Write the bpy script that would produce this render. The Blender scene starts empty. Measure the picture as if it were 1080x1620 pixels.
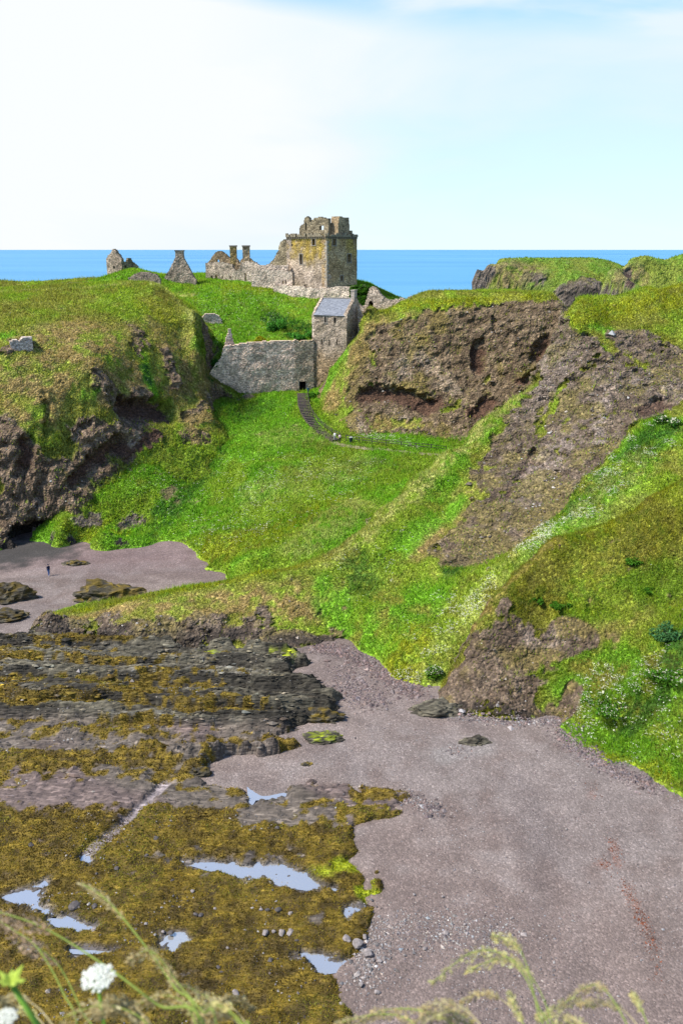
import bpy, bmesh, math, random
import numpy as np
from mathutils import Vector, Matrix

# ------------------------------------------------------------------ camera
SC = bpy.context.scene
COL = SC.collection
FPX, CU, CV = 1400.0, 540.0, 810.0            # focal length and centre in pixels of the 1080x1620 photograph
PITCH = math.radians(16.55)
HCAM = 46.0                                    # eye height above the beach
CP, SP = math.cos(PITCH), math.sin(PITCH)
cam_d = bpy.data.cameras.new('camera'); cam = bpy.data.objects.new('camera', cam_d); COL.objects.link(cam)
cam.location = (0, 0, HCAM); cam.rotation_euler = (math.pi/2 - PITCH, 0, 0)
cam_d.sensor_fit = 'VERTICAL'; cam_d.sensor_height = 36.0; cam_d.lens = 36.0*FPX/1620.0
cam_d.clip_start = 0.05; cam_d.clip_end = 90000
cam_d.dof.use_dof = True; cam_d.dof.focus_distance = 110.0
cam_d.dof.aperture_fstop = (cam_d.lens/1000.0)/0.0055
SC.camera = cam

# ------------------------------------------------------------------ sky, sun, exposure
SUN_AZ, SUN_EL = math.radians(-103), math.radians(52)     # azimuth from the view direction (+Y), left negative
W = bpy.data.worlds.new('World'); SC.world = W; W.use_nodes = True
nt = W.node_tree; N = nt.nodes; Lk = nt.links
N.clear()
out = N.new('ShaderNodeOutputWorld'); bg = N.new('ShaderNodeBackground'); Lk.new(bg.outputs[0], out.inputs[0])
sky = N.new('ShaderNodeTexSky'); sky.sky_type = 'NISHITA'; sky.sun_disc = False
sky.sun_elevation = SUN_EL; sky.sun_rotation = SUN_AZ
sky.altitude = 50; sky.air_density = 1.0; sky.dust_density = 0.1; sky.ozone_density = 3.0
tc = N.new('ShaderNodeTexCoord')
mp = N.new('ShaderNodeMapping'); mp.inputs['Scale'].default_value = (1.6, 1.6, 6.5); mp.inputs['Location'].default_value = (0.35, 0.1, 0.55)
Lk.new(tc.outputs['Generated'], mp.inputs['Vector'])
cn = N.new('ShaderNodeTexNoise'); cn.inputs['Scale'].default_value = 1.5; cn.inputs['Detail'].default_value = 7; cn.inputs['Roughness'].default_value = 0.5; cn.inputs['Distortion'].default_value = 0.4
Lk.new(mp.outputs[0], cn.inputs['Vector'])
# a high thin veil whose thickness falls off towards the right and overhead, thickest round the sun's side
sdir = N.new('ShaderNodeVectorMath'); sdir.operation = 'DOT_PRODUCT'
sdir.inputs[1].default_value = Vector((math.sin(math.radians(-19))*math.cos(math.radians(13)), math.cos(math.radians(-19))*math.cos(math.radians(13)), math.sin(math.radians(13))))
nrm = N.new('ShaderNodeVectorMath'); nrm.operation = 'NORMALIZE'
Lk.new(tc.outputs['Generated'], nrm.inputs[0]); Lk.new(nrm.outputs[0], sdir.inputs[0])
glow = N.new('ShaderNodeMapRange'); glow.inputs['From Min'].default_value = 0.90; glow.inputs['From Max'].default_value = 1.0
glow.inputs['To Min'].default_value = 0.0; glow.inputs['To Max'].default_value = 0.42; glow.interpolation_type = 'SMOOTHSTEP'
Lk.new(sdir.outputs['Value'], glow.inputs['Value'])
sepd = N.new('ShaderNodeSeparateXYZ'); Lk.new(nrm.outputs[0], sepd.inputs[0])
def wmath(op, a, b_):
    q = N.new('ShaderNodeMath'); q.operation = op
    for k, x in enumerate((a, b_)):
        if isinstance(x, (int, float)): q.inputs[k].default_value = x
        else: Lk.new(x, q.inputs[k])
    return q.outputs[0]
wob = wmath('MULTIPLY', wmath('SUBTRACT', cn.outputs['Fac'], 0.5), 0.10)
gap = N.new('ShaderNodeMapRange'); gap.interpolation_type = 'SMOOTHSTEP'; gap.inputs['From Min'].default_value = 0.203; gap.inputs['From Max'].default_value = 0.240
Lk.new(wmath('ADD', wmath('ADD', sepd.outputs['Z'], wob), wmath('MULTIPLY', sepd.outputs['X'], 0.05)), gap.inputs['Value'])          # the veil ends overhead and broken blue begins
patch = N.new('ShaderNodeMapRange'); patch.inputs['From Min'].default_value = 0.42; patch.inputs['From Max'].default_value = 0.66; Lk.new(cn.outputs['Fac'], patch.inputs['Value'])
blue = wmath('MULTIPLY', gap.outputs[0], wmath('SUBTRACT', 1.1, patch.outputs[0]))
veil_v = wmath('ADD', wmath('SUBTRACT', wmath('ADD', 0.84, wmath('MULTIPLY', wmath('SUBTRACT', cn.outputs['Fac'], 0.5), 0.8)), blue), glow.outputs[0])
veil = N.new('ShaderNodeClamp'); Lk.new(veil_v, veil.inputs['Value']); veil.inputs['Min'].default_value = 0.05; veil.inputs['Max'].default_value = 1.0
cloudc = N.new('ShaderNodeMix'); cloudc.data_type = 'RGBA'; cloudc.clamp_factor = True; cloudc.inputs['A'].default_value = (2.50, 3.05, 3.42, 1); cloudc.inputs['B'].default_value = (3.25, 3.36, 3.46, 1)
gl2 = N.new('ShaderNodeMapRange'); gl2.inputs['From Min'].default_value = 0.90; gl2.inputs['From Max'].default_value = 0.985; Lk.new(sdir.outputs['Value'], gl2.inputs['Value']); wisp = N.new('ShaderNodeMapRange'); wisp.inputs['From Min'].default_value = 0.44; wisp.inputs['From Max'].default_value = 0.68; wisp.inputs['To Max'].default_value = 0.55; Lk.new(cn.outputs['Fac'], wisp.inputs['Value']); Lk.new(wmath('ADD', gl2.outputs[0], wisp.outputs[0]), cloudc.inputs['Factor'])
mx = N.new('ShaderNodeMix'); mx.data_type = 'RGBA'; mx.clamp_factor = True
Lk.new(veil.outputs['Result'], mx.inputs['Factor']); skt = N.new('ShaderNodeMix'); skt.data_type = 'RGBA'; skt.blend_type = 'MULTIPLY'; skt.inputs['Factor'].default_value = 1.0; skt.inputs['B'].default_value = (.60, .76, .92, 1); Lk.new(sky.outputs[0], skt.inputs['A']); Lk.new(skt.outputs['Result'], mx.inputs['A']); Lk.new(cloudc.outputs['Result'], mx.inputs['B'])
Lk.new(mx.outputs['Result'], bg.inputs[0]); bg.inputs[1].default_value = 0.090

sun_d = bpy.data.lights.new('sun', 'SUN'); sun = bpy.data.objects.new('sun', sun_d); COL.objects.link(sun)
sun_d.energy = 2.45; sun_d.angle = math.radians(11); sun_d.color = (1.0, 0.95, 0.87)
sv = Vector((math.sin(SUN_AZ)*math.cos(SUN_EL), math.cos(SUN_AZ)*math.cos(SUN_EL), math.sin(SUN_EL)))
sun.rotation_euler = sv.to_track_quat('Z', 'Y').to_euler(); sun.location = sv*300
SC.view_settings.view_transform = 'Standard'; SC.view_settings.look = 'None'
SC.view_settings.exposure = 1.72; SC.view_settings.gamma = 1.0; SC.view_settings.use_curve_mapping = False

# ------------------------------------------------------------------ measuring helpers
def pix(u, v, Y):
    """the point of the place seen at photograph pixel (u, v), Y metres ahead"""
    yu = (CV - v)/FPX; t = Y/(CP + yu*SP)
    return np.array(((u - CU)/FPX*t, Y, HCAM + t*(-SP + yu*CP)))
def grd(u, v, z=0.0):
    yu = (CV - v)/FPX; t = (z - HCAM)/(-SP + yu*CP)
    return np.array(((u - CU)/FPX*t, t*(CP + yu*SP), z))

rng = np.random.default_rng(11)
random.seed(5)

# ------------------------------------------------------------------ noise
def _hash(ix, iy, iz, seed):
    h = (ix.astype(np.uint32)*np.uint32(374761393) + iy.astype(np.uint32)*np.uint32(668265263)
         + iz.astype(np.uint32)*np.uint32(2246822519) + np.uint32((seed*3266489917) & 0xffffffff))
    h ^= h >> np.uint32(15); h *= np.uint32(2246822519); h ^= h >> np.uint32(13); h *= np.uint32(3266489917); h ^= h >> np.uint32(16)
    return h.astype(np.float32)*np.float32(2.0/4294967295.0) - np.float32(1.0)
def vnoise(P, seed=0):
    P = np.asarray(P, np.float32); F = np.floor(P); I = F.astype(np.int64); f = P - F
    f = f*f*f*(f*(f*6 - 15) + 10)
    r = np.zeros(len(P), np.float32)
    for dx in (0, 1):
        wx = f[:, 0] if dx else 1 - f[:, 0]
        for dy in (0, 1):
            wy = f[:, 1] if dy else 1 - f[:, 1]
            for dz in (0, 1):
                wz = f[:, 2] if dz else 1 - f[:, 2]
                r += wx*wy*wz*_hash(I[:, 0] + dx, I[:, 1] + dy, I[:, 2] + dz, seed)
    return r
def fbm(P, size, octs=4, seed=0, gain=0.5, ax=(1, 1, 1)):
    P = np.asarray(P, np.float32)*(np.array(ax, np.float32)/np.float32(size)); r = 0; a = 1.0; tot = 0
    for o in range(octs):
        r = r + a*vnoise(P + 17.3*o, seed + o); tot += a; a *= gain; P = P*2.03
    return r/tot*1.7
def ridged(P, size, octs=3, seed=0, ax=(1, 1, 1)):
    P = np.asarray(P, np.float32)*(np.array(ax, np.float32)/np.float32(size)); r = 0; a = 1.0; tot = 0
    for o in range(octs):
        r = r + a*(1 - 2*np.abs(vnoise(P + 9.1*o, seed + o))); tot += a; a *= 0.55; P = P*2.1
    return r/tot
def sstep(a, b, x):
    t = np.clip((x - a)/(b - a), 0, 1); return t*t*(3 - 2*t)
def lerp(a, b, t):
    t = np.asarray(t)[:, None]; return np.asarray(a)*(1 - t) + np.asarray(b)*t

# ------------------------------------------------------------------ object helpers
def tag(o, label=None, cat=None, group=None, kind=None):
    if label: o['label'] = label
    if cat: o['category'] = cat
    if group: o['group'] = group
    if kind: o['kind'] = kind
    return o
def empty(name, loc=(0, 0, 0), rz=0.0, label=None, cat=None, group=None):
    o = bpy.data.objects.new(name, None); COL.objects.link(o); o.location = loc; o.rotation_euler = (0, 0, rz)
    o.empty_display_size = 0.2
    return tag(o, label, cat, group)
def np_mesh(name, V, F, mat, parent=None, smooth=True, col=None, attrs=None, mats=None, fmat=None):
    """one mesh object from numpy arrays; F is (m,3) or (m,4)"""
    me = bpy.data.meshes.new(name); V = np.asarray(V, np.float32); F = np.asarray(F, np.int32); k = F.shape[1]
    me.vertices.add(len(V)); me.vertices.foreach_set('co', V.ravel())
    me.loops.add(F.size); me.loops.foreach_set('vertex_index', F.ravel())
    me.polygons.add(len(F)); me.polygons.foreach_set('loop_start', np.arange(0, F.size, k, dtype=np.int32))
    me.polygons.foreach_set('loop_total', np.full(len(F), k, np.int32))
    me.update(calc_edges=True)
    me.polygons.foreach_set('use_smooth', np.full(len(F), smooth, dtype=bool))
    if fmat is not None: me.polygons.foreach_set('material_index', np.asarray(fmat, np.int32))
    if col is not None:
        a = me.color_attributes.new('albedo', 'FLOAT_COLOR', 'POINT')
        c = np.ones((len(V), 4), np.float32); c[:, :3] = col; a.data.foreach_set('color', c.ravel())
    for n, d in (attrs or {}).items():
        a = me.attributes.new(n, 'FLOAT', 'POINT'); a.data.foreach_set('value', np.asarray(d, np.float32))
    for m in (mats or [mat]): me.materials.append(m)
    o = bpy.data.objects.new(name, me); COL.objects.link(o)
    if parent: o.parent = parent
    return o

class MB:
    """collects simple solids into one mesh"""
    def __init__(s): s.v = []; s.f = []; s.m = []; s.cur = 0
    def add(s, vs, fs):
        n = len(s.v); s.v += [tuple(map(float, q)) for q in vs]; s.f += [tuple(n + i for i in f) for f in fs]; s.m += [s.cur]*len(fs)
    def box(s, c, d, rz=0.0, jit=0.0, taper=1.0):
        cx, cy, cz = c; dx, dy, dz = d[0]/2, d[1]/2, d[2]/2; ca, sa = math.cos(rz), math.sin(rz); vs = []
        for k in (-1, 1):
            tt = taper if k > 0 else 1.0
            for i, j in ((-1, -1), (1, -1), (1, 1), (-1, 1)):
                x, y, z = i*dx*tt + random.uniform(-jit, jit), j*dy*tt + random.uniform(-jit, jit), k*dz + random.uniform(-jit, jit)
                vs.append((cx + x*ca - y*sa, cy + x*sa + y*ca, cz + z))
        s.add(vs, [(3, 2, 1, 0), (4, 5, 6, 7), (0, 1, 5, 4), (1, 2, 6, 5), (2, 3, 7, 6), (3, 0, 4, 7)])
    def beam(s, a, b, w, h=None):
        a = Vector(a); b = Vector(b); d = (b - a).normalized(); h = h or w
        up = Vector((0, 0, 1)) if abs(d.z) < 0.9 else Vector((0, 1, 0)); sx = d.cross(up).normalized(); sy = sx.cross(d).normalized(); vs = []
        for q in (a, b):
            for i, j in ((-1, -1), (1, -1), (1, 1), (-1, 1)): vs.append(q + sx*i*w/2 + sy*j*h/2)
        s.add(vs, [(3, 2, 1, 0), (4, 5, 6, 7), (0, 1, 5, 4), (1, 2, 6, 5), (2, 3, 7, 6), (3, 0, 4, 7)])
    def tube(s, pts, rad, n=6):
        pts = [Vector(q) for q in pts]; m = len(pts); vs = []
        for i, q in enumerate(pts):
            d = (pts[min(i + 1, m - 1)] - pts[max(i - 1, 0)]).normalized()
            up = Vector((0, 0, 1)) if abs(d.z) < 0.9 else Vector((0, 1, 0)); sx = d.cross(up).normalized(); sy = sx.cross(d)
            r = rad[i] if hasattr(rad, '__len__') else rad
            for k in range(n):
                a = 2*math.pi*k/n; vs.append(q + (sx*math.cos(a) + sy*math.sin(a))*r)
        fs = [(i*n + k, i*n + (k + 1) % n, (i + 1)*n + (k + 1) % n, (i + 1)*n + k) for i in range(m - 1) for k in range(n)]
        fs += [tuple(range(n - 1, -1, -1)), tuple((m - 1)*n + k for k in range(n))]
        s.add(vs, fs)
    def build(s, name, mat, parent=None, smooth=False, mats=None):
        me = bpy.data.meshes.new(name); me.from_pydata(s.v, [], s.f)
        for m in (mats or [mat]): me.materials.append(m)
        me.polygons.foreach_set('use_smooth', [smooth]*len(s.f)); me.polygons.foreach_set('material_index', s.m); me.update()
        o = bpy.data.objects.new(name, me); COL.objects.link(o)
        if parent: o.parent = parent
        return o

# ------------------------------------------------------------------ materials
def mat(name):
    m = bpy.data.materials.new(name); m.use_nodes = True; t = m.node_tree; b = t.nodes['Principled BSDF']
    return m, t, t.nodes, t.links, b
def noise_node(t, scale, detail=4, rough=0.55, vec=None):
    n = t.nodes.new('ShaderNodeTexNoise'); n.inputs['Scale'].default_value = scale; n.inputs['Detail'].default_value = detail; n.inputs['Roughness'].default_value = rough
    if vec is not None: t.links.new(vec, n.inputs['Vector'])
    return n
def geo_pos(t):
    return t.nodes.new('ShaderNodeNewGeometry').outputs['Position']
def mul_col(t, a, b, fac=1.0):
    n = t.nodes.new('ShaderNodeMix'); n.data_type = 'RGBA'; n.blend_type = 'MULTIPLY'; n.inputs['Factor'].default_value = fac
    t.links.new(a, n.inputs['A']); t.links.new(b, n.inputs['B']); return n.outputs['Result']
def ramp(t, val, stops):
    r = t.nodes.new('ShaderNodeValToRGB'); e = r.color_ramp.elements
    while len(e) < len(stops): e.new(0.5)
    for q, (p, c) in zip(e, stops): q.position = p; q.color = (*c, 1) if len(c) == 3 else c
    t.links.new(val, r.inputs['Fac']); return r.outputs['Color']
def g3(x): return (x, x, x)
def albedo_attr(t):
    n = t.nodes.new('ShaderNodeAttribute'); n.attribute_name = 'albedo'; return n.outputs['Color']
def val_attr(t, name):
    n = t.nodes.new('ShaderNodeAttribute'); n.attribute_name = name; return n.outputs['Fac']

def make_ground_mat(name, s1, s2, bump, rough=0.95, cell=None, con=1.0, stretch=None, crack=None):
    """soil, rock or shingle: surface colour attribute broken up by two sizes of grain, with relief"""
    m, t, n, l, b = mat(name); pos = geo_pos(t)
    if stretch:
        ms = n.new('ShaderNodeMapping'); ms.inputs['Scale'].default_value = stretch; l.new(pos, ms.inputs['Vector']); pos = ms.outputs[0]
    n1 = noise_node(t, s1, 5, 0.65, pos); n2 = noise_node(t, s2, 4, 0.6, pos)
    c = mul_col(t, albedo_attr(t), ramp(t, n1.outputs['Fac'], [(0.25, g3(1 - .38*con)), (0.5, g3(1.0)), (0.75, g3(1 + .45*con))]))
    c = mul_col(t, c, ramp(t, n2.outputs['Fac'], [(0.28, g3(1 - .4*con)), (0.5, g3(1.0)), (0.72, g3(1 + .5*con))]))
    h = n.new('ShaderNodeMath'); h.operation = 'ADD'; l.new(n1.outputs['Fac'], h.inputs[0]); l.new(n2.outputs['Fac'], h.inputs[1])
    hh = h.outputs[0]
    if crack:
        wv = n.new('ShaderNodeMapping'); wv.inputs['Scale'].default_value = (.55, .55, 1.5); wv.inputs['Rotation'].default_value = (.25, .3, 0); l.new(pos, wv.inputs['Vector'])
        wn = noise_node(t, 0.6, 3, .5, pos); wa = n.new('ShaderNodeMix'); wa.data_type = 'RGBA'; wa.blend_type = 'ADD'; wa.inputs['Factor'].default_value = 2.2; l.new(wv.outputs[0], wa.inputs['A']); l.new(wn.outputs['Color'], wa.inputs['B'])
        vc = n.new('ShaderNodeTexVoronoi'); vc.feature = 'DISTANCE_TO_EDGE'; vc.inputs['Scale'].default_value = crack; l.new(wa.outputs['Result'], vc.inputs['Vector'])
        rk = val_attr(t, 'rockiness')
        cf = ramp(t, vc.outputs['Distance'], [(0.0, g3(0.66)), (0.06, g3(1.0))]); ck = n.new('ShaderNodeMix'); ck.data_type = 'RGBA'; ck.blend_type = 'MULTIPLY'; l.new(rk, ck.inputs['Factor']); l.new(c, ck.inputs['A']); l.new(cf, ck.inputs['B']); c = ck.outputs['Result']
        mn = n.new('ShaderNodeMath'); mn.operation = 'MINIMUM'; mn.inputs[1].default_value = .14; l.new(vc.outputs['Distance'], mn.inputs[0]); mm = n.new('ShaderNodeMath'); mm.operation = 'MULTIPLY'; mm.inputs[1].default_value = 3.0; l.new(mn.outputs[0], mm.inputs[0]); mr = n.new('ShaderNodeMath'); mr.operation = 'MULTIPLY_ADD'; l.new(mm.outputs[0], mr.inputs[0]); l.new(rk, mr.inputs[1]); l.new(hh, mr.inputs[2]); hh = mr.outputs[0]
    if cell:
        vo = n.new('ShaderNodeTexVoronoi'); vo.inputs['Scale'].default_value = cell; l.new(pos, vo.inputs['Vector'])
        sep = n.new('ShaderNodeSeparateColor'); l.new(vo.outputs['Color'], sep.inputs[0])
        c = mul_col(t, c, ramp(t, sep.outputs[0], [(0.0, g3(1 - .38*con)), (0.6, g3(0.97)), (0.85, g3(1 + .25*con)), (1.0, g3(1 + 1.0*con))]))
        ad = n.new('ShaderNodeMath'); ad.operation = 'SUBTRACT'; l.new(hh, ad.inputs[0]); l.new(vo.outputs['Distance'], ad.inputs[1]); hh = ad.outputs[0]
    l.new(c, b.inputs['Base Color']); b.inputs['Roughness'].default_value = rough; b.inputs['Specular IOR Level'].default_value = 0.25
    bp = n.new('ShaderNodeBump'); bp.inputs['Strength'].default_value = 1.0; bp.inputs['Distance'].default_value = bump
    l.new(hh, bp.inputs['Height']); l.new(bp.outputs[0], b.inputs['Normal'])
    return m
M = {}
M['hill'] = make_ground_mat('turf_and_rock', 0.55, 3.4, 0.2, cell=3.2, con=0.85, crack=0.8)
M['beach'] = make_ground_mat('shingle', 1.9, 5.5, 0.04, cell=7.0, con=0.45)
M['shelf'] = make_ground_mat('shore_rock', 0.9, 4.5, 0.10, rough=0.8, cell=4.0, stretch=(0.3, 1, 1), con=.8)

def make_leaf_mat(name, transl=0.4):
    m, t, n, l, b = mat(name)
    d = n.new('ShaderNodeBsdfDiffuse'); tr = n.new('ShaderNodeBsdfTranslucent'); mixs = n.new('ShaderNodeMixShader'); mixs.inputs[0].default_value = transl
    gn = n.new('ShaderNodeNewGeometry'); va = n.new('ShaderNodeVectorMath'); va.operation = 'SCALE'; va.inputs['Scale'].default_value = 0.22; l.new(gn.outputs['Normal'], va.inputs[0])
    vb = n.new('ShaderNodeVectorMath'); vb.operation = 'ADD'; vb.inputs[1].default_value = (0, 0, 0.85); l.new(va.outputs[0], vb.inputs[0]); vn = n.new('ShaderNodeVectorMath'); vn.operation = 'NORMALIZE'; l.new(vb.outputs[0], vn.inputs[0])
    l.new(vn.outputs[0], d.inputs['Normal'])
    a = albedo_attr(t); l.new(a, d.inputs[0]); l.new(a, tr.inputs[0]); l.new(d.outputs[0], mixs.inputs[1]); l.new(tr.outputs[0], mixs.inputs[2])
    l.new(mixs.outputs[0], n['Material Output'].inputs['Surface']); return m
M['leaf'] = make_leaf_mat('grass_blades', 0.42)
M['weed'] = make_leaf_mat('bladder_wrack', 0.15)

def make_masonry(name='rubble_masonry', stone=3.5):
    m, t, n, l, b = mat(name)
    pos = geo_pos(t); mp_ = n.new('ShaderNodeMapping'); mp_.inputs['Scale'].default_value = (1, 1, 1.7); l.new(pos, mp_.inputs['Vector'])
    vo = n.new('ShaderNodeTexVoronoi'); vo.inputs['Scale'].default_value = stone; l.new(mp_.outputs[0], vo.inputs['Vector'])
    ve = n.new('ShaderNodeTexVoronoi'); ve.feature = 'DISTANCE_TO_EDGE'; ve.inputs['Scale'].default_value = stone; l.new(mp_.outputs[0], ve.inputs['Vector'])
    sep = n.new('ShaderNodeSeparateColor'); l.new(vo.outputs['Color'], sep.inputs[0])
    n1 = noise_node(t, 0.45, 5, 0.6, pos); n2 = noise_node(t, 7.0, 3, 0.6, pos)
    c = mul_col(t, albedo_attr(t), ramp(t, sep.outputs[0], [(0.0, g3(0.5)), (0.5, g3(0.95)), (0.8, g3(1.25)), (1.0, g3(1.75))]))
    c = mul_col(t, c, ramp(t, n1.outputs['Fac'], [(0.3, g3(0.72)), (0.5, g3(1.0)), (0.7, g3(1.25))]))
    c = mul_col(t, c, ramp(t, ve.outputs['Distance'], [(0.0, g3(0.7)), (0.08, g3(1.0))]))
    l.new(c, b.inputs['Base Color']); b.inputs['Roughness'].default_value = 0.95; b.inputs['Specular IOR Level'].default_value = 0.2
    mn = n.new('ShaderNodeMath'); mn.operation = 'MINIMUM'; mn.inputs[1].default_value = 0.12; l.new(ve.outputs['Distance'], mn.inputs[0])
    ad = n.new('ShaderNodeMath'); ad.operation = 'MULTIPLY_ADD'; ad.inputs[1].default_value = 0.15; l.new(n2.outputs['Fac'], ad.inputs[0]); l.new(mn.outputs[0], ad.inputs[2])
    bp = n.new('ShaderNodeBump'); bp.inputs['Distance'].default_value = 0.25; l.new(ad.outputs[0], bp.inputs['Height']); l.new(bp.outputs[0], b.inputs['Normal'])
    return m
M['masonry'] = make_masonry()
def plain(name, c, rough=0.9, var=0.35, scale=6.0, bump=0.0, spec=0.25):
    m, t, n, l, b = mat(name)
    nn = noise_node(t, scale, 5, 0.6, geo_pos(t))
    lo = tuple(x*(1 - var) for x in c); hi = tuple(min(1, x*(1 + var)) for x in c)
    l.new(ramp(t, nn.outputs['Fac'], [(0.3, lo), (0.7, hi)]), b.inputs['Base Color'])
    b.inputs['Roughness'].default_value = rough; b.inputs['Specular IOR Level'].default_value = spec
    if bump:
        bp = n.new('ShaderNodeBump'); bp.inputs['Distance'].default_value = bump; l.new(nn.outputs['Fac'], bp.inputs['Height']); l.new(bp.outputs[0], b.inputs['Normal'])
    return m
M['wood'] = plain('weathered_wood', (0.06, 0.05, 0.042), var=0.4, scale=9, bump=0.01)
M['step'] = plain('worn_step_stone', (0.095, 0.074, 0.060), var=0.4, scale=5, bump=0.02)
M['dressed'] = plain('dressed_sandstone', (0.28, 0.24, 0.19), var=0.3, scale=3, bump=0.02)
M['slate'] = plain('roof_slate', (0.165, 0.175, 0.195), rough=0.6, var=0.3, scale=4, bump=0.01, spec=0.4)
M['boulder'] = plain('sea_worn_stone', (0.20, 0.172, 0.16), var=0.4, scale=4, bump=0.03)
M['dark_boulder'] = plain('wet_dark_stone', (0.07, 0.06, 0.056), rough=0.7, var=0.4, scale=4, bump=0.03)
# ------------------------------------------------------------------ landforms
def rbf_fit(C, c=3.0, lam=0.02):
    X, z = C[:, :2], C[:, 2]; n = len(C)
    K = -np.sqrt(((X[:, None] - X[None])**2).sum(-1) + c*c) - lam*np.eye(n)
    Pm = np.c_[np.ones(n), X/50.0]
    A = np.zeros((n + 3, n + 3)); A[:n, :n] = K; A[:n, n:] = Pm; A[n:, :n] = Pm.T
    w = np.linalg.solve(A, np.r_[z, 0, 0, 0]); return X, w, c
def rbf_eval(fit, x, y):
    X, w, c = fit; r = np.full(x.shape, w[-3]) + w[-2]*x/50 + w[-1]*y/50
    for i in range(len(X)): r -= w[i]*np.sqrt((x - X[i, 0])**2 + (y - X[i, 1])**2 + c*c)
    return r

class Land:
    """a landform as a height grid over its own ground plan, measured from sightings (u, v, Y)"""
    def __init__(s, name, sights, extra=(), ground=(), box=None, res=0.25, cmq=3.0, zmax=None, zmin=-1.6, lam=0.02):
        s.name = name
        C = [pix(*q) for q in sights] + [np.array(q, float) for q in extra] + [grd(*q) for q in ground]
        C = np.array(C); s.x0, s.x1, s.y0, s.y1 = box; s.res = res
        s.xs = np.arange(s.x0, s.x1 + res/2, res); s.ys = np.arange(s.y0, s.y1 + res/2, res)
        gx, gy = np.meshgrid(s.xs, s.ys)
        z = rbf_eval(rbf_fit(C, cmq, lam), gx, gy)
        if zmax is not None: z = np.minimum(z, zmax)
        s.z = np.maximum(z, zmin - 1.0); s.gx, s.gy = gx, gy; s.zmin = zmin
        s.strokes = []; s.carves = []
    def h(s, x, y, outside=-50.0):
        fx = (np.asarray(x, float) - s.x0)/s.res; fy = (np.asarray(y, float) - s.y0)/s.res
        ok = (fx >= 0) & (fy >= 0) & (fx < len(s.xs) - 1) & (fy < len(s.ys) - 1)
        fx = np.clip(fx, 0, len(s.xs) - 1.001); fy = np.clip(fy, 0, len(s.ys) - 1.001)
        i = fx.astype(int); j = fy.astype(int); a = fx - i; b = fy - j; z = s.z
        r = (z[j, i]*(1 - a) + z[j, i + 1]*a)*(1 - b) + (z[j + 1, i]*(1 - a) + z[j + 1, i + 1]*a)*b
        return np.where(ok, r, outside)
    def hit(s, u, v, y0=30.0):
        Y = np.arange(max(y0, s.y0), s.y1, 0.1); yu = (CV - v)/FPX; t = Y/(CP + yu*SP)
        x = (u - CU)/FPX*t; zr = HCAM + t*(-SP + yu*CP); d = zr - s.h(x, Y)
        k = np.argmax(d <= 0)
        if d[k] > 0: k = int(np.argmin(d))
        return np.array((x[k], Y[k], zr[k]))
    def paint(s, ch, pts, r, val=1.0):
        s.strokes.append((ch, [s.hit(*q) for q in pts], r, val))
    def carve(s, pts, r, depth):
        s.carves.append(([s.hit(*q) for q in pts], r, depth))

def seg_dist(V, pts):
    d = np.full(len(V), 1e9, np.float32); pts = [np.asarray(q, np.float32) for q in pts]
    if len(pts) == 1: return np.linalg.norm(V - pts[0], axis=1)
    for a, b in zip(pts[:-1], pts[1:]):
        ab = b - a; t = np.clip(((V - a) @ ab)/max(1e-6, float(ab @ ab)), 0, 1); d = np.minimum(d, np.linalg.norm(V - (a + t[:, None]*ab), axis=1))
    return d

A = np.array
# linear surface colours
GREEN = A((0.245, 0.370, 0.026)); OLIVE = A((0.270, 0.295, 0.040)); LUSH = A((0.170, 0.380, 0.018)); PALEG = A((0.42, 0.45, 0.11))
TAN = A((0.320, 0.245, 0.075)); DKG = A((0.036, 0.125, 0.016)); YEL = A((0.29, 0.33, 0.014))
ROCK1 = A((0.083, 0.063, 0.045)); ROCK2 = A((0.150, 0.120, 0.092)); RED = A((0.068, 0.041, 0.031)); PALE = A((0.235, 0.200, 0.178)); WET = A((0.024, 0.021, 0.019))

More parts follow.
